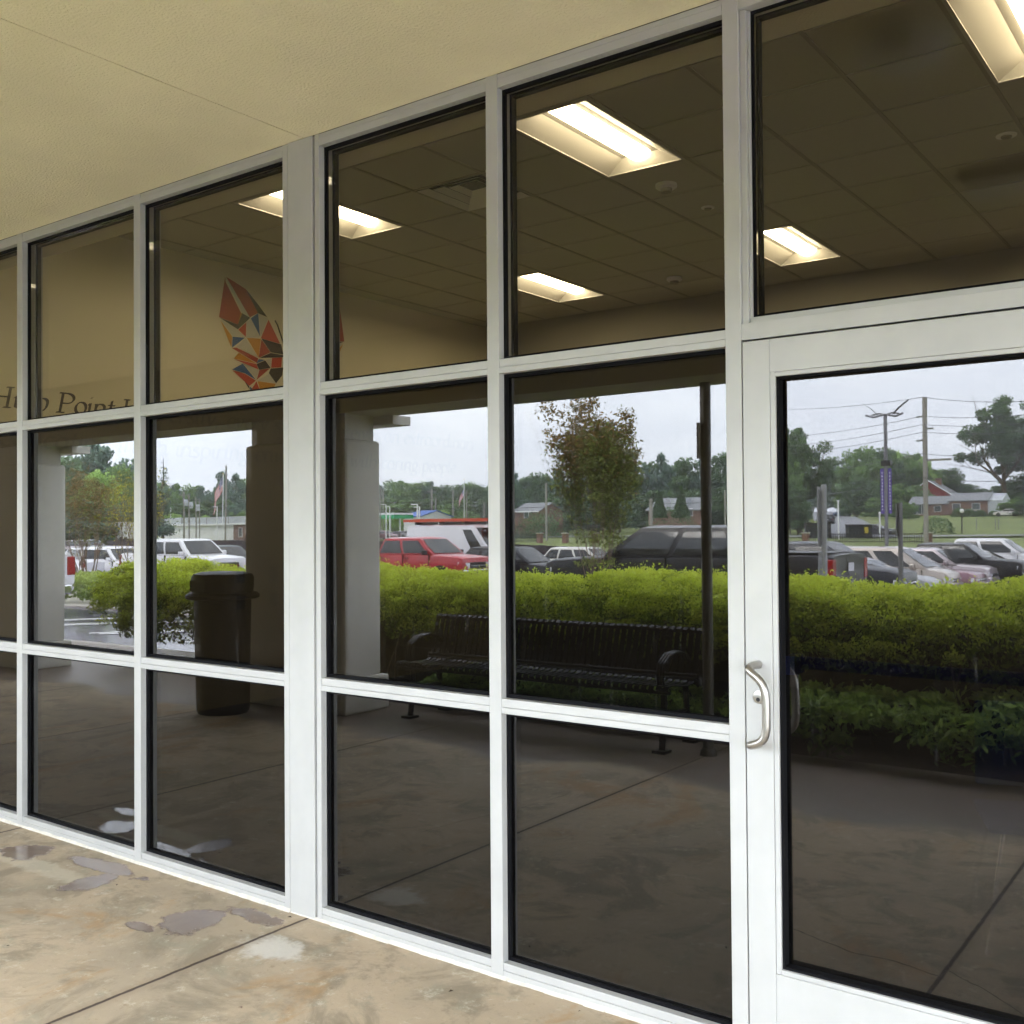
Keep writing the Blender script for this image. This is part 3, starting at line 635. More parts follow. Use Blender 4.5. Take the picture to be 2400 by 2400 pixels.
# wall plates
for y, z in ((3.22,1.17),(3.60,1.17),(3.22,.93),(3.60,.93)): tag(MB().box((XW+.0005, y-.05, z-.07), (XW+.008, y+.04, z+.06)).build('wall_plate', M['grid'], bevel=.003), 'dark double wall plate low on the lobby side wall, one of four in a square', 'wall plate', 'four wall plates in a square')
t = thing('lobby_chair', 'dark blue shell chair on thin metal legs just inside the door', 'chair', (.55, 1.5, 0), R_(20))
MB().box((-.22,-.2,.43),(.22,.22,.46)).build('seat', M['chair'], t, bevel=.012); b = MB(); n = 8
vs = [(-.21*math.cos(a*.3)+0, .22+.02*math.sin(a), .5+.36*k/n) for k in range(n+1) for a in (0,)]
MB().box((-.21,.2,.52),(.21,.225,.86)).build('backrest', M['chair'], t, bevel=.01)
for sx in (-1, 1):
    for sy in (-1, 1): MB().tube([(sx*.16,sy*.15,.44),(sx*.24,sy*.24,0)], .009, 8).build('leg', M['chrome'], t, smooth=True)
t = thing('lobby_table', 'pale panel-sided table standing behind the blue chair', 'table', (1.6, 2.3, 0)); MB().box((-.5,-.35,.72),(.5,.35,.76)).build('tabletop', M['door_in'], t, bevel=.006); MB().box((-.48,-.02,.25),(.48,.0,.719)).build('modesty_panel', M['door_in'], t)
for sx in (-1, 1):
    for sy in (-1, 1): MB().tube([(sx*.44,sy*.3,.719),(sx*.44,sy*.3,0)], .016, 8).build('leg', M['galv'], t)

# ================================================================== hedge and shrubs
def lumpy(x, s=1.0, ph=0.0): return .5*math.sin(x*2.1*s+ph)+.3*math.sin(x*4.7*s+1.3+ph)+.2*math.sin(x*9.1*s+2.2+ph)
def hedge_points(n, x0, x1, d0, d1, zlo, zhi, taper_l=.6, taper_r=.0, lump=.09, hollow=.0, zg=-.03, stems=0):
    """surface-weighted points of a lumpy hedge of rounded section"""
    out = []; cx = RNG.uniform(x0, x1, n*2); ang = RNG.uniform(-.35, math.pi+.35, n*2)
    tl = []
    for x, a in zip(cx, ang):
        e = min(1, (x-x0)/taper_l) if taper_l else 1
        if taper_r: e = min(e, (x1-x)/taper_r)
        e = math.sqrt(max(0, min(1, e)))
        wid = (d1-d0)/2*(.55+.45*e)*(1+lump*1.2*lumpy(x, 1.3, 2)); dm = (d0+d1)/2; zc = zlo+(zhi-zlo)*.45; ht = (zhi*e-zc*1.0+zc*.0) if False else (zhi-zc)*e
        r = 1-abs(RNG.normal(0, .10)); cl = lumpy(x*2.3+math.cos(a)*2.7, 1.4, 1)*lump*1.1+lumpy(x*.6, 1, 0)*lump*.7
        sa, ca = math.sin(a), math.cos(a); sgn = 1 if ca > 0 else -1
        pd = dm-wid*sgn*abs(ca)**.7*r*(1+cl); 
        pz = zc+(ht*sa**.75*r*(1+cl) if sa > 0 else (zc-zlo)*sa*1.6*e)
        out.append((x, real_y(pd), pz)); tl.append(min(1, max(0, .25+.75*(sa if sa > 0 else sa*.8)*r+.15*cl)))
    return np.array(out), np.array(tl)
def billows(K, per, x0, x1, d0, d1, z0, z1, rmin, rmax, tl, tr):
    cs = []; 
    for _ in range(K):
        x = RNG.uniform(x0, x1); e = 1.0
        if tl: e = min(e, (x-x0)/tl)
        if tr: e = min(e, (x1-x)/tr)
        e = math.sqrt(max(.02, e)); r = RNG.uniform(rmin, rmax); a = RNG.uniform(-.25, math.pi+.1)
        wid = (d1-d0)/2*(.5+.5*e)*(1+.10*lumpy(x, 1.2, 2)); z0_ = z0 if x < -8.6 or z0 < 0 else .46; zc = z0_+(z1-z0_)*.42; ht = (z1*e-zc if z1*e > zc+.1 else .1)*(1+.16*lumpy(x*.8, 1, .5))
        ca, sa = math.cos(a), math.sin(a); pd = (d0+d1)/2-(wid-r*.6)*math.copysign(abs(ca)**.6, ca); pz = zc+((ht-r*.7)*max(0, sa)**.7 if sa > 0 else (zc-z0_)*sa*2)
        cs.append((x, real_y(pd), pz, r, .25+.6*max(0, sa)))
    cs = np.array(cs); idx = np.repeat(np.arange(K), per); n = len(idx); v = RNG.normal(size=(n, 3)); v /= np.linalg.norm(v, axis=1)[:, None]; v[:, 2] = np.where(v[:, 2] < -.3, -v[:, 2], v[:, 2])
    q = RNG.random(n)**.35; C = cs[idx, :3]+v*(cs[idx, 3]*q)[:, None]*np.array([1, 1, .8])
    sp = RNG.random(n) < .04; C[sp] += v[sp]*.06
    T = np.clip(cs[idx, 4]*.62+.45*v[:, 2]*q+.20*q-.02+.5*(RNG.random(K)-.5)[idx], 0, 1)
    return C, T
t = thing('hedge', 'long bright yellow-green hedge with a lumpy top behind the bench', 'hedge', (-4, real_y(5.2), -.03))
P, T = billows(1500, 130, -11.0, 2.4, 4.40, 6.1, .16, 1.16, .09, .21, .35, 0)
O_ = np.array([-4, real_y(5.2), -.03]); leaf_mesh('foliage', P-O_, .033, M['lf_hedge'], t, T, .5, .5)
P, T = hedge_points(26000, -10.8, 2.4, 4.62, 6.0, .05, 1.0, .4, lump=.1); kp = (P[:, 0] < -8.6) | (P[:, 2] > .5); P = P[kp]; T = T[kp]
leaf_mesh('inner_foliage', P-O_, .06, M['lf_hedge'], t, T*.22, .5, .5)  # dark tint puts the hedge's inner shade into these leaves
b = MB()
for i in range(170):
    x = random.uniform(-9.0, 2.3); d = random.uniform(4.6, 5.9); dx = random.uniform(-.15,.15); b.tube([(x+4, real_y(d)-real_y(5.2), 0), (x+4+dx, real_y(d+random.uniform(-.15,.15))-real_y(5.2), .45), (x+4+dx*2, real_y(d+random.uniform(-.2,.2))-real_y(5.2), .95)], [.012,.009,.004], 5)
b.build('stems', M['bark'], t)
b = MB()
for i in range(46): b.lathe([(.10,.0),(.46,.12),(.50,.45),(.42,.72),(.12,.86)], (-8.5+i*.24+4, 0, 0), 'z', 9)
b.build('shade_core', M['hedge_shade'], t)  # solid near-black mounds stand in for deep shade inside the hedge
t = thing('low_shrubs', 'low dark green shrubs spilling onto the walk in front of the hedge by the door', 'shrub', (-.2, real_y(4.3), -.03))
P, T = billows(260, 46, -2.1, 2.4, 3.84, 4.85, -.03, .46, .08, .17, .6, 0)
P[:, 0] += .2; P[:, 1] -= real_y(4.3); P[:, 2] += .03
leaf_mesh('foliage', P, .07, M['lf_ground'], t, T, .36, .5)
t = thing('low_shrubs', 'sparse low green sprigs under the bench', 'shrub', (-3.6, real_y(4.3), -.03))
P, T = hedge_points(5000, -5.0, -2.2, 4.0, 4.7, -.02, .36, .5, .4, lump=.2)
P[:, 0] += 3.6; P[:, 1] -= real_y(4.3); P[:, 2] += .03
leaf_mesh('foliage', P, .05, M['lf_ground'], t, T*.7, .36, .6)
# juniper island
isl = [(u, v) for u, v in ((120,1412),(200,1407),(300,1407),(420,1398))]
b = MB(); b.box((-27, real_y(14.6), -.6), (-14.5, real_y(10.6), -.16)); tag(b.build('island_kerb', M['kerb'], bevel=.03), kind='structure')
t = thing('juniper_bed', 'low spreading green juniper bed in the kerbed island of the car park', 'shrub', (-21, real_y(12.5), -.15))
P, T = hedge_points(15000, -26.7, -14.8, 10.8, 14.4, -.16, .42, .6, .6, lump=.25)
P[:, 0] += 21; P[:, 1] -= real_y(12.5); P[:, 2] += .15
leaf_mesh('foliage', P, .11, M['lf_jun'], t, T, .35, .5)

# ================================================================== trees
def limb(b, p, d, ln, r, depth, tips, spread=.5, up=.25, n=3, wob=.12):
    pts = [Vector(p)]; rr = [r]; d = Vector(d).normalized(); k = 4
    for i in range(k):
        d = (d+Vector((random.uniform(-wob,wob), random.uniform(-wob,wob), random.uniform(-wob,wob)+up*.1))).normalized(); pts.append(pts[-1]+d*ln/k); rr.append(r*(1-.5*(i+1)/k))
    b.tube(pts, rr, 6 if depth > 1 else 4, cap=False); tips.append(pts[-1].copy()); tips.append(pts[-2].copy())
    if depth:
        for i in range(n):
            a = random.uniform(0, 2*math.pi); o = d.orthogonal().normalized(); o.rotate(Matrix.Rotation(a, 3, d)); nd = (d+o*spread*random.uniform(.6, 1.4)+Vector((0,0,up))).normalized()
            limb(b, pts[random.choice((2,3,4))], nd, ln*random.uniform(.6,.8), rr[-1]*.85, depth-1, tips, spread, up, n, wob)
def tree_proto(name, label, h, trunk_h, cr_, leafm, nleaf, lsize, kind='round', bark='bark', tr=.25, gap=.5, aspect=.7):
    t = thing(name, label, 'tree'); b = MB(); tips = []
    if kind == 'cone':
        b.tube([(0,0,0),(0,0,h*.9)], [tr, .03], 6)
        zz = RNG.random(nleaf)**1.4; rr_ = (1-zz)*cr_*(.75+.3*RNG.random(nleaf)); th = RNG.uniform(0, 2*math.pi, nleaf); rr_ *= 1+.12*np.sin(th*5+zz*17)
        C = np.stack([rr_*np.cos(th), rr_*np.sin(th), .06*h+zz*h*.94], 1)
    else:
        b.tube([(0,0,-.3),(.04,0,trunk_h*.5),(0,.05,trunk_h)], [tr*1.3, tr, tr*.75], 8)
        for i in range(5):
            a = 2*math.pi*i/5+random.uniform(-.4,.4); limb(b, (0,0,trunk_h*random.uniform(.75,1)), (math.cos(a)*.8, math.sin(a)*.8, .9), h*.28, tr*.5, 2, tips)
        limb(b, (0,0,trunk_h), (.05,.05,1), h*.35, tr*.6, 2, tips)
        K = 46 if kind == 'round' else 60; cc = []
        zc = trunk_h*.85+(h-trunk_h*.85)*.5; rz = (h-trunk_h*.85)*.5
        for i in range(K):
            v = RNG.normal(size=3); v /= np.linalg.norm(v); q = RNG.random()**.45*.82; cc.append((v[0]*cr_*q, v[1]*cr_*q, zc+v[2]*rz*q))
        cc += [tuple(p) for p in random.sample(tips, min(len(tips), 18))]
        cc = np.array(cc)
        if kind == 'round': low = [(cr_*.8*math.cos(a_), cr_*.8*math.sin(a_), zc-rz*.75) for a_ in np.linspace(0, 6.28, 9)]; cc = np.vstack([cc, low])
        cw = (.16+.16*RNG.random(len(cc)))*(cr_+rz)/2*(1.25-gap*.5); idx = RNG.integers(0, len(cc), nleaf)
        v = RNG.normal(size=(nleaf, 3)); v /= np.linalg.norm(v, axis=1)[:, None]; v[:, 2] *= .75
        C = cc[idx]+v*(cw[idx]*RNG.random(nleaf)**.4)[:, None]
        C[:, 2] = np.maximum(C[:, 2], trunk_h*.55)
    b.build('trunk', M[bark], t, smooth=True)
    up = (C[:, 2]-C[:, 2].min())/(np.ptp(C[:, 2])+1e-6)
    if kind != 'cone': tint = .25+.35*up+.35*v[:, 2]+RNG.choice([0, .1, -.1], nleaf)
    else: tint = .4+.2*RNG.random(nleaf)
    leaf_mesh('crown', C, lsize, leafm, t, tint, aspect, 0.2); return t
placed = {}
def plant(proto, key, p, s, rz, label=None, group=None, sz=None, name=None):
    o = proto if key not in placed else copy_tree(proto)
    placed[key] = 1; o.location = p; o.rotation_euler = (0,0,rz); o.scale = (s, s, sz or s)
    if label: o['label'] = label
    if group: o['group'] = group
    elif 'group' in o.keys() and key in placed and o is not proto: del o['group']
    return o

# crape myrtles: many slim stems, sparse rusty crowns
def crape(p, h, w_, label, m1, m2, n=2600, seed=1, split=.55):
    random.seed(seed); t = thing('crape_myrtle', label, 'tree', p); b = MB(); tips = []
    for i in range(9):
        a = 2*math.pi*i/9+random.uniform(-.3,.3); k = random.uniform(.08,.42); d = Vector((math.cos(a)*k, math.sin(a)*k, 1)); limb(b, (math.cos(a)*.07, math.sin(a)*.07, 0), d, h*.42, .022, 3, tips, .38, .35, 3, .10)
    b.build('trunk', M['bark_l'], t, smooth=True)
    T_ = np.array([tuple(q) for q in tips]); mxz = T_[:, 2].max(); T_[:, :2] -= T_[T_[:, 2] > mxz*.5][:, :2].mean(0)*(T_[:, 2:3]/mxz); T_[:, 2] *= h/mxz; 
    mr_ = np.sqrt(T_[:, 0]**2+T_[:, 1]**2).max(); T_[:, :2] *= (w_/2)/mr_
    T_[:, :2] *= np.clip(1.32-.62*T_[:, 2:3]/h, .55, 1.2)
    T_ = T_[T_[:, 2] > h*.26]; 
    idx = RNG.integers(0, len(T_), n); C = T_[idx]+RNG.normal(size=(n, 3))*(.085, .085, .045)
    hi = C[:, 2]+RNG.normal(size=n)*h*.09 > h*(split+.08*np.sin(C[:, 0]*4))
    for k_, mm, nm in ((hi, m1, 'crown'), (~hi, m2, 'lower_foliage')):
        if k_.sum(): leaf_mesh(nm, C[k_], .075, M[mm], t, None, .42, .3)
    # scale the stems with the crown
    for o in t.children:
        if o.name.startswith('trunk'):
            for v in o.data.vertices: v.co.x *= (w_/2)/mr_; v.co.y *= (w_/2)/mr_; v.co.z *= h/mxz
    return t
M['lf_crape_m'] = leafmat('crape_leaves_green', (.09,.13,.03), (.30,.34,.08))
p = at(1402, 1300, 14); p.z = H(p.x, 14)
crape(p, 4.62, 2.75, 'multi-stemmed crape myrtle with rust-tipped leaves in front of the black pickup', 'lf_crape', 'lf_crape_m', 19000, 3, .74)
p = at(205, 1300, 14.2); p.z = -.15; crape(p, 3.9, 3.2, 'crape myrtle with rusty red leaves beside the stucco column, over the white cars', 'lf_crape', 'lf_crape_m', 4200, 5, .5)
p = at(318, 1300, 13.6); p.z = -.15; crape(p, 3.5, 3.0, 'crape myrtle with sparse yellow-green leaves left of the white pickup cab', 'lf_crape_g', 'lf_crape_g', 1500, 9, .5)

random.seed(21)
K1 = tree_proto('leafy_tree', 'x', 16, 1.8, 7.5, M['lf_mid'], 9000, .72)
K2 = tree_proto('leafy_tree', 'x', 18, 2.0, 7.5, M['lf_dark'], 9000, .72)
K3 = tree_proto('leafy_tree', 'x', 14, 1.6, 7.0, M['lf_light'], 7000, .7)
K4 = tree_proto('leafy_tree', 'x', 17, 2.0, 8.0, M['lf_haze'], 9000, .72)
K5 = tree_proto('oak_tree', 'x', 27, 6.5, 10.0, M['lf_dark'], 22000, .52, kind='open', tr=.62, gap=1.05)
K6 = tree_proto('conifer', 'x', 7.5, .5, 2.1, M['lf_dark'], 6500, .36, kind='cone', tr=.12)
KK = {'m': (K1, 16, 6.5), 'd': (K2, 18, 6.0), 'l': (K3, 14, 6.0), 'b': (K4, 17, 7.0)}
nm_ = {'m': 'mid green broadleaf tree', 'd': 'dark green broadleaf tree', 'l': 'fresh light green broadleaf tree', 'b': 'broadleaf tree with haze-blue tinted leaves'}
def tree_px(k, u, vtop, D, width_px=None, label=None, group='broadleaf trees lining the skyline', vbase=None):
    pr, h, r = KK[k]; top = at(u, vtop, D); zg = H(top.x, D) if vbase is None else at(u, vbase, D).z
    s = max(.25, (top.z-zg)/h); g = at(u, vtop, D); sx = s if width_px is None else 1.35*abs(at(u+width_px/2, vtop, D).x-at(u-width_px/2, vtop, D).x)/(2*r)*(.62 if u < 800 else .8 if u < 1200 else 1)
    o = plant(pr, k, Vector((g.x, g.y, zg-.2)), sx, random.uniform(0, 6.28), label or (nm_[k]+' '+ZONE), group if label is None else None, sz=s); return o
ZONE = 'on the left wooded hill'
# left wooded hill (pane beside the column)
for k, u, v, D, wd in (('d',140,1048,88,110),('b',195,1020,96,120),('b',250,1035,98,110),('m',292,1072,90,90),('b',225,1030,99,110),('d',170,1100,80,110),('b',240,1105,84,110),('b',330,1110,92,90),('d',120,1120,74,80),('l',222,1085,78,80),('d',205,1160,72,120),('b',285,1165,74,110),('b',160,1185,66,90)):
    tree_px(k, u, v, D, wd, 'light green tree standing on the left wooded hill' if k == 'l' else None)
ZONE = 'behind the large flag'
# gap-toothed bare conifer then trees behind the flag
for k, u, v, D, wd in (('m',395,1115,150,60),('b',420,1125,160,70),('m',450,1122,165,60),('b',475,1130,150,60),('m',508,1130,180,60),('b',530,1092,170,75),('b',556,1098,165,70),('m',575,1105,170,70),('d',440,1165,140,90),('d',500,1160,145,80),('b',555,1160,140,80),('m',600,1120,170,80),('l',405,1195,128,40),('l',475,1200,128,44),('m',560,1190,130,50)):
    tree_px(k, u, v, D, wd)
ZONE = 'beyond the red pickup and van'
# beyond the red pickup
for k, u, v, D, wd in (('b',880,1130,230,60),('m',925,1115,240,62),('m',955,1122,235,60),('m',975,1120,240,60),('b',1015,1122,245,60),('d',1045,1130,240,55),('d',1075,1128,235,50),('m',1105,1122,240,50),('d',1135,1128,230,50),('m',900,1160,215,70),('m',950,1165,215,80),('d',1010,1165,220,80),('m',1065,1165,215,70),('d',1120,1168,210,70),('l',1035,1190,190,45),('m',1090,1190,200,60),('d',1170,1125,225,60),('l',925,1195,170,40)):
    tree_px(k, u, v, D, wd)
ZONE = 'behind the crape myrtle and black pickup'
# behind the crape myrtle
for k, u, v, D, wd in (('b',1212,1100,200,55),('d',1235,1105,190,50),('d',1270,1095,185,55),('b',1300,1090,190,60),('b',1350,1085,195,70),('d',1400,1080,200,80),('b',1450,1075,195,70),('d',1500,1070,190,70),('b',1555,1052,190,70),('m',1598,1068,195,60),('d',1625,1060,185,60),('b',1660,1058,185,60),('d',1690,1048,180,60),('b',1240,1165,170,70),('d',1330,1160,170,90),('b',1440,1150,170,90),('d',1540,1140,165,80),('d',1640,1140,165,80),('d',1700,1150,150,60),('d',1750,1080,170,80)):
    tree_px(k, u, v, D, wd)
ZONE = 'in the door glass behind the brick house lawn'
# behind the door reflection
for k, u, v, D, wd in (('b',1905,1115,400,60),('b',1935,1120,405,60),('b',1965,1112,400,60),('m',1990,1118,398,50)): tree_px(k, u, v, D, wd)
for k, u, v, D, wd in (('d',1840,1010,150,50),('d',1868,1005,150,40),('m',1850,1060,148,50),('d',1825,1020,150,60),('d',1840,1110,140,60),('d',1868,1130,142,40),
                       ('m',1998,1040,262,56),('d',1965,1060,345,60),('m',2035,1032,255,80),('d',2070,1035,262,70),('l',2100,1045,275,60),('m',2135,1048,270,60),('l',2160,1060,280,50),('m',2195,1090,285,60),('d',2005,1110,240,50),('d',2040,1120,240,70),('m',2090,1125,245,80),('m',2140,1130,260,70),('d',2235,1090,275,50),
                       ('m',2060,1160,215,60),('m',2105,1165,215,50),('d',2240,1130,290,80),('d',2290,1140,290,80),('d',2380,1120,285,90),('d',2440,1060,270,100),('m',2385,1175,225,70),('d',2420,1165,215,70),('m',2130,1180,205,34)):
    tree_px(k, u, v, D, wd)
tp = at(2350, 905, 262); zg = H(tp.x, 262); plant(K5, 'o', Vector((tp.x, tp.y, zg)), (tp.z-zg)/27*.98, 1.0, 'great open-crowned dark oak rising behind the long brick house', sz=(tp.z-zg)/27)
tp = at(1872, 975, 155); zg = H(tp.x, 155); plant(K5, 'o', Vector((tp.x, tp.y, zg)), (tp.z-zg)/27*.8, 2.2, 'tall ragged tree with side limbs at the left edge of the door glass', sz=(tp.z-zg)/27)
for u, v, lb in ((1546,1146,'dark conical evergreen on the far lawn, left one of two'),(1598,1140,'dark conical evergreen on the far lawn, right one of two')):
    tp = at(u, v, 125); zg = at(u, 1218, 125).z; plant(K6, 'c', Vector((tp.x, tp.y, zg)), (tp.z-zg)/7.5*.95, 0, lb, sz=(tp.z-zg)/7.5)
for u, v, D in ((1575,1185,128),(1255,1198,138),(2270,1192,222),(2300,1195,222),(2250,1190,222),(2330,1198,222),(1300,1190,140),(2200,1210,150),(1270,1205,135)):
    tp = at(u, v, D); zg = H(tp.x, D); s = max(.8, tp.z-zg)
    t = thing('bush', 'rounded dark green bush near the far houses', 'bush', (tp.x, tp.y, zg), 0, 'bushes near the far houses'); n = 700
    q = RNG.normal(size=(n, 3)); q /= np.linalg.norm(q, axis=1)[:, None]; q[:, 2] = abs(q[:, 2]); leaf_mesh('foliage', q*(s*.9, s*.9, s)*(.75+.25*RNG.random((n, 1))), .3, M['lf_dark'], t, .3+.4*q[:, 2], .7)
# bare-topped conifer left of the flag
tp = at(383, 1075, 105); zg = H(tp.x, 105); hh = tp.z-zg; t = thing('bare_conifer', 'thin bare-topped conifer standing left of the flag', 'tree', (tp.x, tp.y, zg)); b = MB(); b.tube([(0,0,0),(0,0,hh)], [.25,.04], 6)
for i in range(46):
    z = hh*random.uniform(.3, .99); a = random.uniform(0, 6.28); l_ = (hh-z)*.22+.6; b.tube([(0,0,z),(math.cos(a)*l_, math.sin(a)*l_, z-.15*l_+.15)], [.05,.02], 4)
b.build('trunk', M['bark'], t); n = 900; zz = RNG.random(n)**1.5*.8*hh+.1*hh; a = RNG.uniform(0, 6.28, n); r = RNG.random(n)*((hh-zz)*.2+.3)
leaf_mesh('crown', np.stack([r*np.cos(a), r*np.sin(a), zz], 1), .35, M['lf_dark'], t)

# ================================================================== bench, bin
def bench(p, rz, L_, label):
    t = thing('metal_bench', label, 'bench', p, rz, group='black strap benches on the walk')
    # profile (depth toward the front = +y, height); back leans over the bed side
    seat = [(.40,.43),(.415,.455),(.40,.472),(.33,.472),(.22,.455),(.10,.445),(.03,.452),(-.005,.475)]
    back = [(-.02,.50),(-.045,.56),(-.07,.66),(-.095,.76),(-.115,.815),(-.135,.832),(-.158,.826),(-.165,.80)]
    n = int(L_/.056)
    for nm, pr in (('seat', seat), ('backrest', back)):
        b = MB()
        for i in range(n):
            x = -L_/2+.03+(L_-.06)*i/(n-1)
            for (a, za), (c, zc) in zip(pr, pr[1:]):
                d = Vector((0, c-a, zc-za)).normalized(); nn = Vector((0, -d.z, d.y))*.003
                P_ = [Vector((x-.019, a, za))+nn, Vector((x+.019, a, za))+nn, Vector((x+.019, c, zc))+nn, Vector((x-.019, c, zc))+nn]
                b.add(P_+[q-nn*2 for q in P_], [(0,1,2,3),(7,6,5,4),(0,4,5,1),(1,5,6,2),(2,6,7,3),(3,7,4,0)])
        for q in (pr[0], pr[-1]): b.tube([(-L_/2, q[0], q[1]), (L_/2, q[0], q[1])], .013, 8)
        b.build(nm, M['black'], t, smooth=True)
    for s in (-1, 1):
        x = s*(L_/2-.10)
        b = MB(); 
        for k in (-.022, 0, .022):
            b.tube([(x+k,-.06,.60),(x+k,.0,.655),(x+k,.12,.685),(x+k,.26,.672),(x+k,.345,.62),(x+k,.365,.55),(x+k,.35,.47)], .0085, 6)
        b.build('armrest', M['black'], t, smooth=True)
        b = MB(); b.tube([(x,.30,.45),(x,.31,.2),(x,.34,.02)], .024, 8); b.tube([(x,-.02,.47),(x,-.05,.2),(x,-.12,.02)], .024, 8); b.tube([(x,.31,.25),(x,-.05,.25)], .014, 6); b.box((x-.05,.29,.0),(x+.05,.40,.02)); b.box((x-.05,-.19,.0),(x+.05,-.07,.02)); b.build('leg', M['black'], t, smooth=True)
bench((-3.38, real_y(3.90), 0), 0, 2.56, 'long black steel strap bench in front of the hedge')
bench((-12.45, real_y(3.86), 0), 0, 2.5, 'black steel strap bench at the far left, only its end showing past the white mullion')
t = thing('litter_bin', 'dark brown litter bin with a hooded lid standing by the stucco column', 'litter bin', (-6.10, real_y(2.85), 0))
MB().lathe([(.21,0),(.225,.03),(.245,.95),(.245,.99)], n=28).build('body', M['bin'], t, smooth=True)
MB().lathe([(.30,.985),(.315,.995),(.315,1.02),(.29,1.04)], n=28).build('rim', M['bin'], t, smooth=True)
b = MB(); prof = [(.262,1.03),(.268,1.10),(.268,1.17),(.25,1.20),(.19,1.215),(.05,1.222)]; b.lathe(prof, n=28); b.build('hood', M['bin'], t, smooth=True)
b = MB(); b.box((-.10,.262,1.06),(.10,.2695,1.15)); b.build('flap', M['dark'], t)

# ================================================================== vehicles
CARMAT = {}
def paint(name, c, metal=.2):
    if name not in CARMAT: CARMAT[name] = mat('car_paint_'+name, c, .35 if sum(c) < .3 else .28, metal, .35 if sum(c) < .3 else .5, coat=.25 if sum(c) < .3 else .6)
    return CARMAT[name]
SPEC = {
 'pickup': dict(L=5.85, H=1.9, st=[(2.93,.62,1.00,.80),(2.90,.48,1.12,.91),(2.70,.42,1.18,.97),(1.50,.40,1.26,1.0),(-1.15,.40,1.28,1.0),(-1.20,.40,1.33,1.0),(-2.80,.48,1.33,.99),(-2.92,.56,1.30,.97)], gh=(1.55,.80,-.98,-1.20,1.265), pil=[.03,.46,.50,.93], wb=(1.95,-1.80), wr=.395),
 'suv':    dict(L=4.7, H=1.7, st=[(2.36,.50,.76,.66),(2.30,.36,.90,.82),(2.05,.28,.99,.91),(1.10,.26,1.06,.93),(-1.90,.26,1.10,.93),(-2.25,.34,1.08,.90),(-2.35,.46,.98,.84)], gh=(1.20,.38,-1.75,-2.22,1.07), pil=[.03,.27,.30,.60,.63,.94], wb=(1.42,-1.38), wr=.36),
 'sedan':  dict(L=4.8, H=1.46, st=[(2.40,.44,.66,.62),(2.34,.30,.76,.80),(2.05,.22,.86,.89),(1.05,.20,.94,.91),(-1.55,.20,.98,.91),(-2.20,.28,.98,.88),(-2.40,.40,.90,.80)], gh=(1.12,.25,-.95,-1.75,.95), pil=[.10,.42,.45,.92], wb=(1.45,-1.35), wr=.33),
 'minivan':dict(L=5.1, H=1.78, st=[(2.55,.46,.72,.64),(2.48,.32,.86,.84),(2.25,.26,.96,.94),(1.60,.24,1.06,.98),(-2.10,.24,1.08,.98),(-2.45,.34,1.06,.95),(-2.55,.46,.98,.90)], gh=(1.78,.78,-2.10,-2.44,1.05), pil=[.04,.33,.36,.64,.67,.90], wb=(1.60,-1.45), wr=.34),
 'van':    dict(L=6.0, H=2.72, st=[(2.98,.50,.80,.74),(2.92,.36,1.02,.90),(2.55,.30,1.22,1.0),(2.10,.30,1.32,1.02),(-2.85,.32,1.36,1.02),(-2.98,.40,1.34,1.0)], gh=(2.30,1.15,-2.86,-2.96,1.32), pil=[.80,.945], wb=(2.05,-1.75), wr=.36),
}
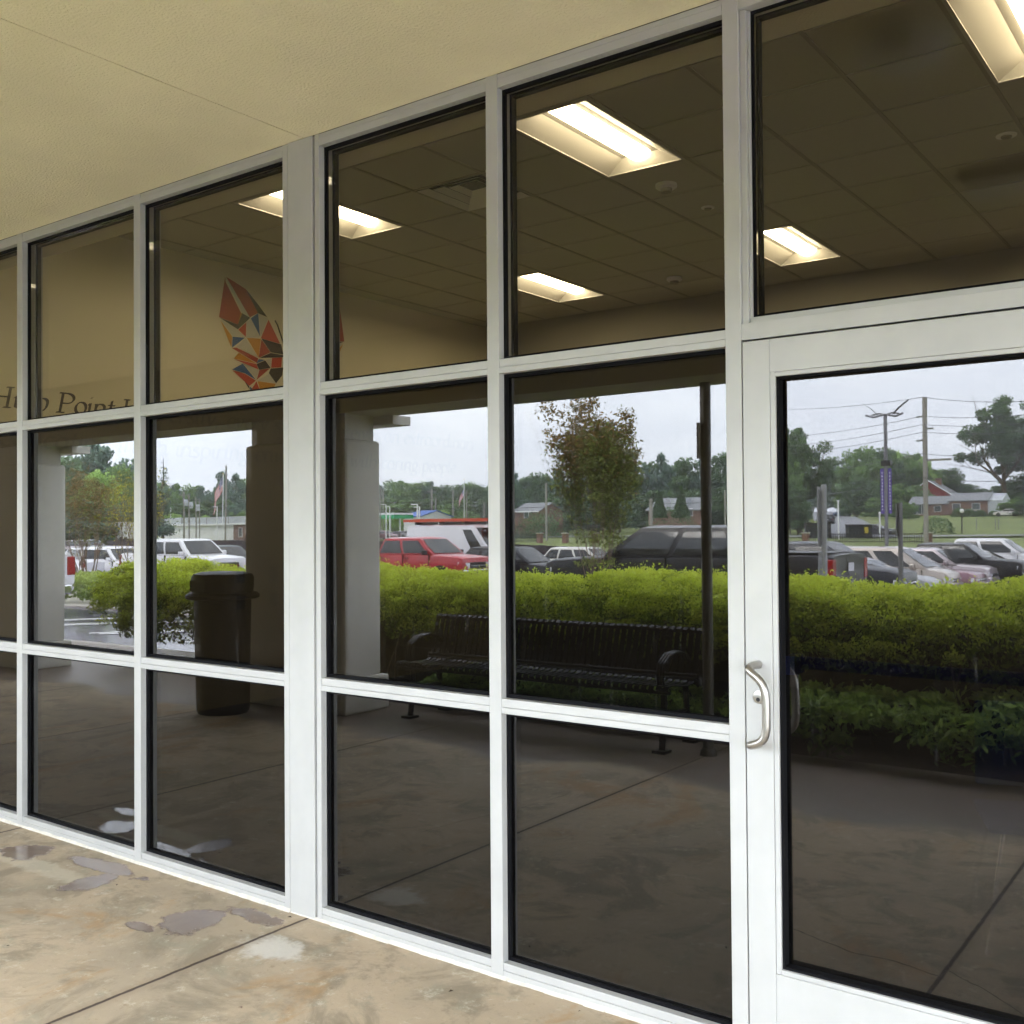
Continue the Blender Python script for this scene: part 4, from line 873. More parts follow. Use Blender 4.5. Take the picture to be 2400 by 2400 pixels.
def vehicle(kind, label, cat, color, p, rz=0, metal=.2, plate=True, name=None):
    S = SPEC[kind]; pm = paint(*color) if isinstance(color, tuple) else color
    t = thing(name or {'pickup':'pickup_truck','suv':'parked_suv','sedan':'parked_car','minivan':'minivan','van':'panel_van'}[kind], label, cat, p, rz)
    st = S['st']; Hh = S['H']; xb0, xf0, xf1, xb1, belt = S['gh'][0], S['gh'][1], S['gh'][2], S['gh'][3], S['gh'][4]
    b = MB(); rings = []
    for x, z0, z1, hw in st:
        zs = z0+(z1-z0)*.62
        rings.append([(x,0,z0),(x,hw*.86,z0),(x,hw*.985,z0+.10),(x,hw,z0+(z1-z0)*.38),(x,hw*.985,zs),(x,hw*.93,z1-.035),(x,hw*.86,z1),(x,hw*.45,z1+.022),(x,0,z1+.03)])
    full = [r+[(q[0],-q[1],q[2]) for q in r[-2:0:-1]] for r in rings]; n = len(full[0])
    vs = [q for r in full for q in r]; b.add(vs, [(i*n+k, i*n+(k+1) % n, (i+1)*n+(k+1) % n, (i+1)*n+k) for i in range(len(full)-1) for k in range(n)]+[tuple(range(n))[::-1], tuple((len(full)-1)*n+k for k in range(n))])
    hwb = st[3][3]*.90; hwt = hwb*(.80 if kind != 'van' else .88)
    def gp(s, tt, side):  # point on side face ; s 0 rear .. 1 front, tt 0 belt .. 1 roof
        x = (xb1+(xb0-xb1)*s)*(1-tt)+(xf1+(xf0-xf1)*s)*tt; y = (hwb+(hwt-hwb)*tt)*side; z = belt+(Hh-.05-belt)*tt
        return Vector((x, y+.035*math.sin(math.pi*tt)*side, z))
    m_ = 6; rows = [[gp(0, k/m_, 1), gp(.5, k/m_, 1), gp(1, k/m_, 1), gp(1, k/m_, -1), gp(.5, k/m_, -1), gp(0, k/m_, -1)] for k in range(m_+1)]
    for k in range(m_+1):  # bow the windscreen and rear outward
        f = Vector(((rows[k][2].x+rows[k][3].x)/2+.06, 0, rows[k][2].z)); r = Vector(((rows[k][0].x)-.04, 0, rows[k][0].z)); rows[k].insert(3, f); rows[k].append(r)
    nn = 8; vs = [q for r in rows for q in r]; fs = [(i*nn+k, i*nn+(k+1) % nn, (i+1)*nn+(k+1) % nn, (i+1)*nn+k) for i in range(m_) for k in range(nn)]
    top = len(vs); vs += [Vector((xf0-.12, hwt*.55, Hh)), Vector((xf0-.12, -hwt*.55, Hh)), Vector((xf1+.12, -hwt*.55, Hh)), Vector((xf1+.12, hwt*.55, Hh))]
    o_ = m_*nn; fs += [(o_+0,o_+1,o_+2,top,top+3),(o_+2,o_+3,o_+4,top+1,top),(o_+4,o_+5,o_+6,top+2,top+1),(o_+6,o_+7,o_+0,top+3,top+2),(top,top+1,top+2,top+3)]
    b.add(vs, fs)
    body = b.build('body', pm, t, smooth=True)
    # windows
    pil = S['pil']; b = MB()
    for side in (1, -1):
        for s0, s1 in zip(pil[::2], pil[1::2]):
            o = Vector((0, .012*side, .003)); t0, t1 = .07, .86; vs = []
            for k in range(5):
                tt = t0+(t1-t0)*k/4
                for c_ in range(4): vs.append(gp(s0+.012*(k/4)+(s1-s0-.022*(k/4))*c_/3, tt, side)+o)
            b.add(vs, [(4*k+c_, 4*k+c_+1, 4*k+c_+5, 4*k+c_+4) for k in range(4) for c_ in range(3)])
    b.build('side_window', M['carglass'], t)
    def face(s, off, t0, t1, yy, nm):
        A = gp(s, t0, 1); B = gp(s, t1, 1); c = .06 if s else -.04; b = MB()
        pts = []; 
        for tt in (t0, (t0+t1)/2, t1):
            q = gp(s, tt, 1); pts.append([Vector((q.x+off, q.y*yy, q.z+abs(off)*.5)), Vector((q.x+off+c, 0, q.z+abs(off)*.5)), Vector((q.x+off, -q.y*yy, q.z+abs(off)*.5))])
        vs = [v for r in pts for v in r]; b.add(vs, [(0,1,4,3),(1,2,5,4),(3,4,7,6),(4,5,8,7)]); b.build(nm, M['carglass'], t, smooth=True)
    face(1, .022, .05, .93, .88, 'windscreen'); face(0, -.022, .12, .85, .86, 'rear_window')
    xf, xr = st[0][0], st[-1][0]; w3 = st[3][3]; zf = st[1][2]; zr = st[-1][2]
    # wheels and arches
    for wx in S['wb']:
        for s in (1, -1):
            r = S['wr']; wz = r
            MB().lathe([(r*1.16, s*(w3*1.002)),(r*1.16, s*(w3*.70))][::s], (wx, 0, wz+.02), 'y', 22).build('wheel_arch', M['trim'], t)
            wl = thing('wheel', None, None); COL.objects.unlink(wl); bpy.data.objects.remove(wl)
            ty = MB().lathe([(r*.62, s*.02),(r*.97, s*.02),(r, s*-.03),(r, s*-.17),(r*.95, s*-.2)][::s], (wx, s*(w3*.985), wz), 'y', 22).build('wheel', M['tyre'], t, smooth=True)
            b = MB(); b.lathe([(r*.64, s*.012),(r*.60, s*.022),(r*.58, s*.0)][::s], (wx, s*(w3*.987), wz), 'y', 20)
            for k in range(5):
                a = 2*math.pi*k/5; c_, s_ = math.cos(a), math.sin(a); y0 = s*(w3*.987)+s*.024
                b.quad((wx-s_*.03, y0, wz+c_*.03), (wx+s_*.03, y0, wz-c_*.03), (wx+c_*r*.58+s_*.05, y0-s*.01, wz+s_*r*.58-c_*.05), (wx+c_*r*.58-s_*.05, y0-s*.01, wz+s_*r*.58+c_*.05))
            b.build('rim', M['rim'], ty)
    # bumpers, grille, lamps
    bm = M['chrome'] if kind == 'pickup' else M['trim']
    b = MB(); b.box((xf-.12,-w3*.84,st[0][1]-.10),(xf+.05,w3*.84,st[0][1]+.10)); b.build('front_bumper', bm if kind == 'pickup' else pm, t, bevel=.04, smooth=True)
    b = MB(); b.box((xr-.06,-w3*.88,st[-1][1]-.12),(xr+.12,w3*.88,st[-1][1]+.08)); b.build('rear_bumper', bm if kind == 'pickup' else M['trim'], t, bevel=.03, smooth=True)
    b = MB(); g0 = st[0][1]+.11; g1 = st[0][2]-.02; b.box((xf-.02,-w3*.46,g0),(xf+.022,w3*.46,g1)); gr = b.build('grille', M['trim'], t, bevel=.02)
    b = MB(); b.box((xf+.0225,-w3*.46,(g0+g1)/2-.02),(xf+.034,w3*.46,(g0+g1)/2+.02)); b.build('grille_bar', M['chrome'], gr)
    for s in (1, -1):
        b = MB(); q = st[1]; b.prism([(xf+.012, s*w3*.48, g1-.02), (xf-.03, s*w3*.76, g1+.0), (xf-.20, s*w3*.925, g1+.03), (xf-.20, s*w3*.935, g1-.12), (xf-.03, s*w3*.78, g0+.02), (xf+.014, s*w3*.48, g0+.03)], (.015, s*.015, 0)); b.build('headlight', M['headlamp'], t, bevel=.008)
        tz0, tz1 = (zr-.46, zr-.06) if kind in ('pickup', 'van') else (zr-.24, zr-.03)
        b = MB(); b.box((xr-.012, s*w3*.80, tz0), (xr+.10, s*w3*.985, tz1)); b.build('tail_light', M['tail'], t, bevel=.015)
        q = gp(.90, 0.0, s); b = MB(); b.box((q.x-.07, q.y+s*.04, q.z-.02), (q.x+.07, q.y+s*.24, q.z+.15)); b.build('wing_mirror', M['trim'] if color[0] in ('black', 'red', 'charcoal', 'dark_grey', 'grey') else pm, t, bevel=.03, smooth=True)
    # shut lines, handles, sill
    b = MB(); h = MB()
    for s in (1, -1):
        for i, k in enumerate(pil[::2]):
            x = xb1+(xb0-xb1)*k; b.box((x-.006, s*w3*.90, st[3][1]+.06), (x+.006, s*w3*1.001, belt-.02)); h.box((x+.10, s*w3*.97, belt-.16), (x+.26, s*w3*1.012, belt-.125))
        x = xb0-.12; b.box((x-.006, s*w3*.90, st[3][1]+.06), (x+.006, s*w3*1.001, belt-.04))
    b.build('shut_lines', M['dark'], t); h.build('door_handle', M['trim'] if color[0] != 'white' else M['white'], t)
    b = MB(); b.box((S['wb'][1]+.5,-w3*1.003,st[3][1]-.03),(S['wb'][0]-.5,w3*1.003,st[3][1]+.05)); b.build('sill', M['chrome'] if kind == 'pickup' else M['trim'], t)
    if plate: MB().box((xr-.02,-.15,zr-.30),(xr-.012,.15,zr-.14)).build('number_plate', M['white'], t)
    if kind == 'pickup':
        MB().box((-2.82,-.84,1.358),(-1.30,.84,1.363)).build('cargo_bed', M['trim'], t)
    return t
def xat(u, D):
    q = ray(u, 1300); return CAM[0]+(D-CAM[1])*q[0]/q[1]
def park(kind, label, cat, color, u, D, end='front', head=1, dz=0, rot=0, s=1.0, sx=1.0):
    """near-side corner of the given end stands at pixel column u, D out from the glass; head=+1 faces +x"""
    S = SPEC[kind]; hl = S['L']/2*s*sx; hw = S['st'][3][3]*s
    x = xat(u, D); cx = x-head*hl if end == 'front' else x+head*hl
    o = vehicle(kind, label, cat, color, (cx, real_y(D+hw), H(cx, D+hw)+dz), (0 if head > 0 else math.pi)+rot); o.scale = (s*sx, s, s); return o
WHITE = ('white', (.80,.80,.80), 0); RED = ('red', (.42,.02,.03), .1); BLACK = ('black', (.010,.010,.012), .0); GREY = ('grey', (.06,.06,.065), .4); CHAR = ('charcoal', (.035,.038,.045), .3)
BEIGE = ('beige', (.52,.46,.40), .4); SILVER = ('silver', (.34,.34,.35), .6); PINK = ('pale_mauve', (.50,.44,.45), .4); MAROON = ('maroon', (.30,.16,.19), .4); CREAM = ('cream', (.70,.68,.60), 0); GREEN = ('dark_green', (.05,.07,.06), .3)
vehicle('pickup', 'white pickup with its red-lit tail end just clear of the stucco column', 'pickup', WHITE, (-22.40, real_y(8.42), H(-22, 8.4)), math.pi)
park('pickup', 'white crew cab pickup facing right with chrome grille behind the litter bin', 'pickup', WHITE, 488, 21.7, 'front', 1)
park('suv', 'white crossover seen from behind with dark lower bumper, nearest the column', 'suv', WHITE, 222, 25.0, 'rear', -1, rot=.25)
park('suv', 'white crossover facing right with alloy wheels, left of the white pickup tail', 'suv', WHITE, 298, 25.5, 'front', 1, rot=.0)
park('minivan', 'mauve minivan showing only its roof behind the white crossovers', 'minivan', PINK, 300, 33, 'front', 1)
park('suv', 'dark green crossover half hidden behind the white pickup bonnet', 'suv', GREEN, 563, 29, 'front', 1)
park('pickup', 'bright red crew cab pickup with chrome grille beyond the hedge', 'pickup', RED, 1079, 26.5, 'front', 1, dz=.10, s=1.03)
VN = park('van', 'tall white panel van carrying orange ladders on its roof', 'van', WHITE, 1180, 34.0, 'front', 1)
b = MB()
for x in (-2.4,-.9,.6): b.box((x-.03,-.8,2.72),(x+.03,.8,2.86))
b.build('roof_rack', M['trim'], VN)
for k, (y, z) in enumerate(((-.45,2.90),(.35,2.93))):
    t = thing('ladder', ('orange extension ladder on the nearer side of the van roof','orange extension ladder on the farther side of the van roof')[k], 'ladder', VN.location+Vector((0, -y, z))); b = MB()
    b.box((-3.3,-.22,-.035),(1.9,-.17,.085)); b.box((-3.3,.17,-.035),(1.9,.22,.085)); b.build('rail', M['rack'], t)
    b = MB()
    for i in range(15): b.box((-3.2+i*.34,-.168,.0),(-2.96+i*.34,.168,.04))
    b.build('rung', M['rack'], t)
park('suv', 'black SUV facing right between the red and the big black pickup', 'suv', BLACK, 1292, 29.5, 'front', 1)
park('suv', 'cream SUV with a roof rail far behind the black SUV', 'suv', CREAM, 1262, 41, 'rear', 1)
park('pickup', 'large black crew cab pickup facing left behind the crape myrtle, tail in the door glass', 'pickup', BLACK, 1949, 17.6, 'rear', -1, s=1.1, sx=1.1)
park('suv', 'dark grey crossover with swept headlight beside the grey tailgate', 'suv', CHAR, 2108, 22.6, 'front', 1)
park('sedan', 'silver saloon low between the crossover and the beige minivan', 'saloon', SILVER, 2180, 29.5, 'front', 1)
park('minivan', 'beige minivan with a large sloping windscreen', 'minivan', BEIGE, 2226, 33, 'front', 1)
park('suv', 'pale mauve crossover directly right of the beige minivan', 'suv', PINK, 2318, 37, 'front', 1, s=.97)
park('sedan', 'dull maroon saloon whose bonnet shows right of the minivan', 'saloon', MAROON, 2290, 34.8, 'front', 1)
park('pickup', 'black compact pickup facing right near the right edge', 'pickup', BLACK, 2395, 38.5, 'front', 1, s=.95)
park('pickup', 'white pickup at the right edge behind the black compact pickup', 'pickup', WHITE, 2480, 43.5, 'front', 1)
park('sedan', 'white saloon in front of the white pickup at the right edge', 'saloon', WHITE, 2440, 40.8, 'front', 1)
for u, D, c, k, lb in ((165,56,PINK,'suv','mauve SUV far off under the wooded hill'),(225,60,SILVER,'suv','silver SUV far off in front of the white trailer')):
    park(k, lb, 'suv', c, u, D, 'front', 1)
# parking stripes
b = MB()
def stripe(a, c, wd=.10):
    a, c = Vector(a), Vector(c); n_ = 12; d = (c-a).normalized(); nn = Vector((-d.y, d.x, 0))*wd/2; vs = []
    for i in range(n_+1):
        q = a.lerp(c, i/n_); 
        for s in (-1, 1): r = q+nn*s; vs.append((r.x, r.y, H(r.x, real_y(r.y))+.012))
    b.add(vs, [(2*i, 2*i+1, 2*i+3, 2*i+2) for i in range(n_)])
for x0 in (-19.2,-17.6,-15.0,-12.4,-9.8,-7.2): stripe((x0, real_y(7.0), 0), (x0+1.9, real_y(9.9), 0)); stripe((x0+.28, real_y(7.0), 0), (x0+2.18, real_y(9.9), 0))
for k in range(12): stripe((-33+3.0*k, real_y(18.5), 0), (-33+3.0*k, real_y(24), 0))
tag(b.build('parking_stripes', M['paint']), kind='structure')

# ================================================================== posts, lights, poles, wires
def post(u, vt, D, r, m, label, name='sign_post', cat='sign post'):
    tp = at(u, vt, D); z0 = H(tp.x, D); t = thing(name, label, cat, (tp.x, tp.y, z0)); MB().tube([(0,0,-.05),(0,0,tp.z-z0)], r, 8).build('post', m, t); return t, tp.z-z0
t, h = post(1930, 1136, 7.4, .028, M['galv'], 'grey steel sign post with its signs seen edge-on above the hedge'); MB().box((-.05,-.06,h-.62),(-.04,.06,h-.02)).build('sign_plate', M['galv'], t); MB().box((-.045,-.02,h-.6),(-.03,.02,h-.05)).build('bracket', M['galv'], t); MB().box((-.05,-.05,h-.95),(-.042,.05,h-.68)).build('sign_plate', M['galv'], t)
t, h = post(2109, 1178, 8.2, .026, M['pole'], 'plain dark green sign post standing right of centre above the hedge'); MB().box((-.03,-.07,h-.35),(-.024,.07,h-.01)).build('sign_plate', M['pole'], t)
t, h = post(2073, 972, 45, .085, M['pole'], 'tall dark car park light pole with winged lamp heads and purple banners', 'light_pole', 'light pole')
for s in (-1, 1):
    MB().tube([(0,0,h),(s*.28,0,h+.08),(s*.62,0,h+.02)], .04, 6).build('arm', M['pole'], t); b = MB(); b.add([(s*.35,-.16,h+.02),(s*.62,-.16,h+.30),(s*1.05,-.12,h+.62),(s*1.05,.12,h+.62),(s*.62,.16,h+.30),(s*.35,.16,h+.02)], [(0,1,4,5),(1,2,3,4)]); b.build('lamp_head', M['pole'], t)
    MB().tube([(0,0,h+.02),(s*.5,.1,h-.1),(s*.85,.15,h+.02)], .05, 5).build('lamp_head', M['pole'], t)
MB().box((-.18,-.14,h-2.35),(.24,.14,h-2.1)).build('camera_box', M['trim'], t)
for s in (-1, 1):
    bn = MB().box((s*.09,-.02,h-4.5),(s*.25,.0,h-2.46)).build('banner', M['banner'], t)
    b = MB(); 
    for i in range(12): z = h-2.62-i*.15; b.box((s*.15,.0005,z-.08),(s*(.15+(.04,.05,.045)[i % 3]),.004,z)); 
    b.build('banner_marks', M['white'], bn)
# utility pole
t, h = post(2167, 930, 95, .22, M['wood_pole'], 'tall grey utility pole with staggered insulators left of the brick house', 'utility_pole', 'utility pole')
UP = t.location.copy(); UH = h
for z, s in ((h-1.75,-1),(h-2.9,1),(h-3.95,-1)): MB().tube([(0,0,z),(s*.75,0,z-.05)], .09, 6).build('insulator', M['pole'], t)
MB().box((-.1,-.08,h-5.9),(2.3,.08,h-5.72)).build('crossarm', M['wood_pole'], t)
def wire(a, c, sag, r, label, group='overhead wires'):
    a, c = Vector(a), Vector(c); pts = []
    for i in range(25): f = i/24; q = a.lerp(c, f); q.z -= sag*4*f*(1-f); pts.append(q)
    o = MB().tube([p-a for p in pts], r, 4).build('overhead_wire', M['trim']); o.location = a; tag(o, label, 'wire', group)
wz = [(930,948,1003,938,'topmost overhead wire at the head of the utility pole'),(975,1018,965,960,'overhead wire at the first insulator of the utility pole'),(995,1040,985,980,'overhead wire at the second insulator of the utility pole'),(1013,1058,1003,998,'overhead wire at the third insulator of the utility pole'),(1064,1105,1058,1055,'overhead wire on the crossarm of the utility pole'),(1120,1160,1115,1117,'lowest overhead wire across the door glass')]
for v0, vl, _, vr, lb in wz:
    a = at(1780, vl+8, 140); m_ = at(2163, v0, 95); c = at(2560, vr-6, 70)
    wire(a, m_, .5, .028, lb+', left span'); wire(m_, c, .4, .028, lb+', right span')
for v, lb in ((1168,'upper long overhead wire across the left and middle panes'),(1183,'lower long overhead wire across the left and middle panes')):
    wire(at(60, v-14, 105), at(1740, v-8, 122), 1.5, .04, lb)
for u, v, D, r, lb in ((1012,1146,165,.2,'pale wooden utility pole, tallest of the pair beyond the van'),(1021,1166,166,.18,'pale wooden utility pole, shorter of the pair beyond the van'),(1062,1150,175,.16,'thin utility pole between the pair and the small flag'),(1094,1150,170,.17,'utility pole just right of the small flag'),(1136,1178,150,.15,'leaning utility pole at the right edge of the fourth bay'),(891,1142,150,.14,'thin tall pole at the left of the green canopy'),(898,1146,152,.12,'second thin pole beside the green canopy'),(1280,1133,100,.13,'pale wooden pole left of the crape myrtle'),(1526,1170,110,.22,'thick pale pole right of the crape myrtle crown'),(1700,1150,100,.1,'thin pale pole beside the door jamb'),(277,1178,90,.16,'pale pole on the wooded hillside, taller'),(270,1184,92,.14,'pale pole on the wooded hillside, shorter'),(429,1152,110,.16,'utility pole with a grey transformer, left one'),(441,1158,113,.15,'utility pole with a grey transformer, right one'),(457,1164,115,.13,'plain utility pole between the transformers and the flag'),(529,1090,120,.16,'tall pole just right of the large flag'),(465,1168,118,.1,'short plain pole left of the large flag')):
    t, h = post(u, v, D, r, M['wood_pole'], lb, 'utility_pole', 'utility pole')
    if 'transformer' in lb: MB().lathe([(.35,h-2.6),(.38,h-2.5),(.38,h-1.5),(.3,h-1.4)], (.6,0,0), 'z', 10).build('transformer', M['siding'], t, smooth=True)
    if u in (429, 1012, 1094): MB().box((-1.1,-.08,h-.7),(1.1,.08,h-.55)).build('crossarm', M['wood_pole'], t)
def lot_light(u, v, D, label):
    t, h = post(u, v, D, .10, M['white'], label, 'lot_light', 'light pole'); MB().box((-1.1,-.12,h-.1),(0,.12,h+.02)).build('lamp_head', M['white'], t, bevel=.02)
for u, v, D, lb in ((905,1182,120,'white light pole over the green fuel canopy, left'),(914,1187,126,'white light pole over the green fuel canopy, right'),(979,1182,105,'white light pole before the blue roof, nearer'),(984,1188,112,'white light pole before the blue roof, farther'),(508,1186,108,'white light pole with a flat head near the large flag'),(400,1190,110,'white light pole at the left end of the long white building')): lot_light(u, v, D, lb)
t, h = post(2256, 1203, 150, .09, M['trim'], 'black garden lamp post with a white globe on the lawn', 'lamp_post', 'lamp post'); MB().lathe([(.1,h-.02),(.26,h+.12),(.30,h+.3),(.22,h+.5),(.05,h+.58)], n=14).build('globe', M['globe'], t, smooth=True)
t, h = post(2060, 1205, 118, .10, M['white'], 'short white post by the road beside the purple banners', 'marker_post', 'post'); MB().lathe([(.10,h),(.18,h+.1),(.05,h+.3)], n=10).build('cap', M['globe'], t)
t, h = post(1963, 1175, 112, .10, M['white'], 'slim white post standing in front of the road up the hill', 'marker_post', 'post'); MB().box((-.14,-.14,h),(.14,.14,h+.1)).build('cap', M['white'], t)

def flag(u_pole, v_top, D, fw, fh, zf, label):
    t, h = post(u_pole, v_top, D, .09, M['white'], label, 'flagpole', 'flagpole'); MB().lathe([(.05,h),(.14,h+.1),(.05,h+.2)], n=10).build('finial', M['yellow'], t, smooth=True)
    f = thing('flag', 'red, white and blue striped flag with starred canton hanging from the '+('nearer' if fw > 2.5 else 'farther')+' flagpole', 'flag', t.location+Vector((0,0,h-zf)))
    b = MB(); nx, nz = 26, 26
    def P(i, k):
        s = i/nx; z = k/nz; droop = 1.15*s*s*fw*.62+.35*fw*s; x = -fw*(.62*s)-.05; y = .16*math.sin(s*11+z*1.5)*fw*.35*s**.5; return (x, y, -z*fh*(1-.12*s)-droop)
    vs = [P(i, k) for k in range(nz+1) for i in range(nx+1)]; fs = []; ms = []
    for k in range(nz):
        for i in range(nx):
            fs.append((k*(nx+1)+i, k*(nx+1)+i+1, (k+1)*(nx+1)+i+1, (k+1)*(nx+1)+i)); ms.append(2 if (i < nx*.4 and k < nz*7/13) else (0 if (k*13//nz) % 2 == 0 else 1))
    b.add(vs, fs); b.m = ms; fo = b.build('cloth', [M['redf'], M['white'], M['bluef']], f)
    b = MB(); 
    for r_ in range(9):
        for c_ in range(6 if r_ % 2 == 0 else 5):
            i = (c_+.6+(.5 if r_ % 2 else 0))*nx*.4/6.3; k = (r_+.8)*nz*7/13/9.6; x, y, z = P(i, k); s_ = fw*.012
            for o in (.012, -.012): b.quad((x-s_, y+o, z), (x, y+o, z-s_), (x+s_, y+o, z), (x, y+o, z+s_))
    b.build('stars', M['white'], fo)
flag(522, 1110, 112, 4.4, 2.5, .4, 'tall white flagpole with the large drooping striped flag')
flag(1088, 1126, 170, 2.4, 1.5, 2.0, 'distant thin white flagpole with a small striped flag')

# ================================================================== roads, buildings beyond
def ribbon(name, pts, wd, m, dz=.03):
    b = MB(); vs = []; P_ = [Vector((p[0], p[1], 0)) for p in pts]; Q = []
    for a, c in zip(P_, P_[1:]):
        for i in range(10): Q.append(a.lerp(c, i/10))
    Q.append(P_[-1])
    for i, q in enumerate(Q):
        d = (Q[min(i+1, len(Q)-1)]-Q[max(0, i-1)]).normalized(); nn = Vector((-d.y, d.x, 0))*(wd(i/len(Q)) if callable(wd) else wd)/2
        for s in (-1,-.5,0,.5, 1): r = q+nn*s; vs.append((r.x, r.y, H(r.x, real_y(r.y))+dz))
    b.add(vs, [(5*i+j, 5*i+j+1, 5*i+j+6, 5*i+j+5) for i in range(len(Q)-1) for j in range(4)]); tag(b.build(name, m, smooth=True), kind='structure')
g = lambda u, D: (xat(u, D), real_y(D))
ribbon('side_road', [g(2020,122), g(2000,150), g(1975,185), g(1955,225), g(1944,270), g(1940,330)], 8.5, M['road'], .26)
ribbon('main_road', [(-170, real_y(150)), (-90, real_y(132)), (-55, real_y(124)), g(2020,122), g(2200,122), g(2500,126), (30, real_y(132))], 9, M['road'], .22)
ribbon('far_road', [(-330, real_y(150)), (-220, real_y(140)), (-170, real_y(150))], 14, M['road'], .10)
def house(name, u0, u1, D, v_eave, v_base, depth, ridge, wallm, roofm, label, axis='x', over=.4, rows=None, cat='house', both=True):
    a = at(u0, v_base, D); c = at(u1, v_base, D); x0, x1 = a.x, c.x; zb = (a.z+c.z)/2; ze = (at(u0, v_eave, D).z+at(u1, v_eave, D).z)/2
    t = thing(name, label, cat, ((x0+x1)/2, a.y-depth/2, zb)); hx, hy = (x1-x0)/2, depth/2; e = ze-zb
    wl = MB(); wl.box((-hx,-hy,-2.5),(hx,hy,e))
    if axis == 'x':
        wl.prism([(-hx,-hy,e),(-hx,hy,e),(-hx,0,e+ridge-.02)], (2*hx,0,0))
    else: wl.prism([(-hx,hy,e),(hx,hy,e),(0,hy,e+ridge-.02)], (0,-2*hy,0))
    wo = wl.build('wall', wallm, t)
    b = MB(); o = over
    if axis == 'x':
        for s in (1, -1): b.prism([(-hx-o,s*(hy+o),e-.12),(-hx-o,0,e+ridge),(-hx-o,0,e+ridge+.14),(-hx-o,s*(hy+o),e+.06)], (2*hx+2*o,0,0))
    else:
        for s in (1, -1): b.prism([(s*(hx+o),hy+o,e-.12),(0,hy+o,e+ridge),(0,hy+o,e+ridge+.14),(s*(hx+o),hy+o,e+.06)], (0,-2*hy-2*o,0))
    b.build('roof', roofm, t)
    return t, hx, hy, e
def win(t, x, z, w_, h_, y, mull=0):
    f = MB().box((x-w_/2-.09, y, z-.09), (x+w_/2+.09, y+.06, z+h_+.09)).build('window', M['white'], t); MB().box((x-w_/2, y+.061, z), (x+w_/2, y+.08, z+h_)).build('pane', M['window'], f)
    if mull:
        b = MB()
        for k in range(1, mull): b.box((x-w_/2+w_*k/mull-.04, y+.081, z), (x-w_/2+w_*k/mull+.04, y+.1, z+h_))
        b.build('glazing_bars', M['white'], f)
# long brick house (two joined volumes)
t, hx, hy, e = house('brick_house', 2226, 2316, 236, 1174, 1222, 9, 1.7, M['brick'], M['roof_g'], 'long brick house with a low grey roof beyond the sloping lawn')
for x, z in ((-hx*.60, e-1.9),(hx*.42, e-1.9),(hx*.42, .9)): win(t, x, z, 1.5, 1.25, hy)
b = MB(); x1_ = hx; b.box((x1_+.01,-hy*.95,e-3.2),(x1_+2.9,hy*.95,e)); b.prism([(x1_+.01,-hy*.95,e),(x1_+.01,hy*.95,e),(x1_+.01,0,e+1.6)], (2.9,0,0)); b.build('side_wing', M['siding'], t)
for y_ in (-hy*.35, hy*.35): MB().box((x1_+2.91, y_-.35, e-1.9),(x1_+2.95, y_+.35, e-.8)).build('pane', M['window'], t)
t, hx, hy, e = house('brick_house', 2132, 2225, 238, 1182, 1207, 8, 1.7, M['brick'], M['roof_g'], 'lower left wing of the brick house with a broad white window')
win(t, -hx*.60, .25, 4.0, 2.0, hy, 4); win(t, hx*.45, .7, 1.4, 1.2, hy)
t, hx, hy, e = house('red_house', 2127, 2228, 262, 1160, 1180, 9, 3.4, M['barn'], M['roof_g'], 'dark red gabled house rising behind the brick house', axis='y')
b = MB(); 
for s in (1, -1): b.prism([(s*(hx+.45),hy+.45,e-.2),(0,hy+.45,e+3.32),(0,hy+.45,e+3.6),(s*(hx+.45),hy+.45,e+.1)], (0,.1,0))
b.build('gable_trim', M['white'], t); MB().box((.6,-1.0,e),(1.9,0,e+4.2)).build('chimney', M['brick'], t)
t, hx, hy, e = house('grey_house', 2120, 2170, 290, 1160, 1175, 9, 2.2, M['siding'], M['roof_g'], 'grey gabled house at the left behind the red house', axis='y')
t, hx, hy, e = house('brick_bungalow', 1206, 1262, 150, 1199, 1220, 8, 1.5, M['brick'], M['roof_g'], 'small brick bungalow at the left of the fifth bay'); MB().box((-hx-.4,hy+.41,e-.15),(hx+.4,hy+.5,e+.1)).build('fascia', M['white'], t); win(t, 0, .5, .9, 1.1, hy)
t, hx, hy, e = house('grey_roofed_house', 1520, 1660, 150, 1196, 1216, 9, 2.0, M['brick'], M['roof_g'], 'grey-roofed house behind the conical evergreens'); win(t, hx*.4, .5, 1.3, 1.1, hy); MB().box((-1.4, 2.2, e+.6),(1.4,hy-.5,e+1.9)).build('dormer', M['siding'], t)
t, hx, hy, e = house('blue_roofed_shop', 948, 986, 160, 1211, 1228, 10, 1.2, M['white'], M['blue_roof'], 'small white building with a bright blue roof')
t, hx, hy, e = house('white_cottage', 988, 1014, 168, 1209, 1226, 4, .9, M['white'], M['fence'], 'white cottage with a dark roof right of the blue roof'); win(t, -.6, .6, .8, 1.0, hy); win(t, 1.0, .6, .8, 1.0, hy)
t, hx, hy, e = house('white_cottage', 1092, 1115, 210, 1196, 1210, 9, 2.0, M['white'], M['roof_g'], 'pale house half hidden in trees right of the small flag', axis='y')
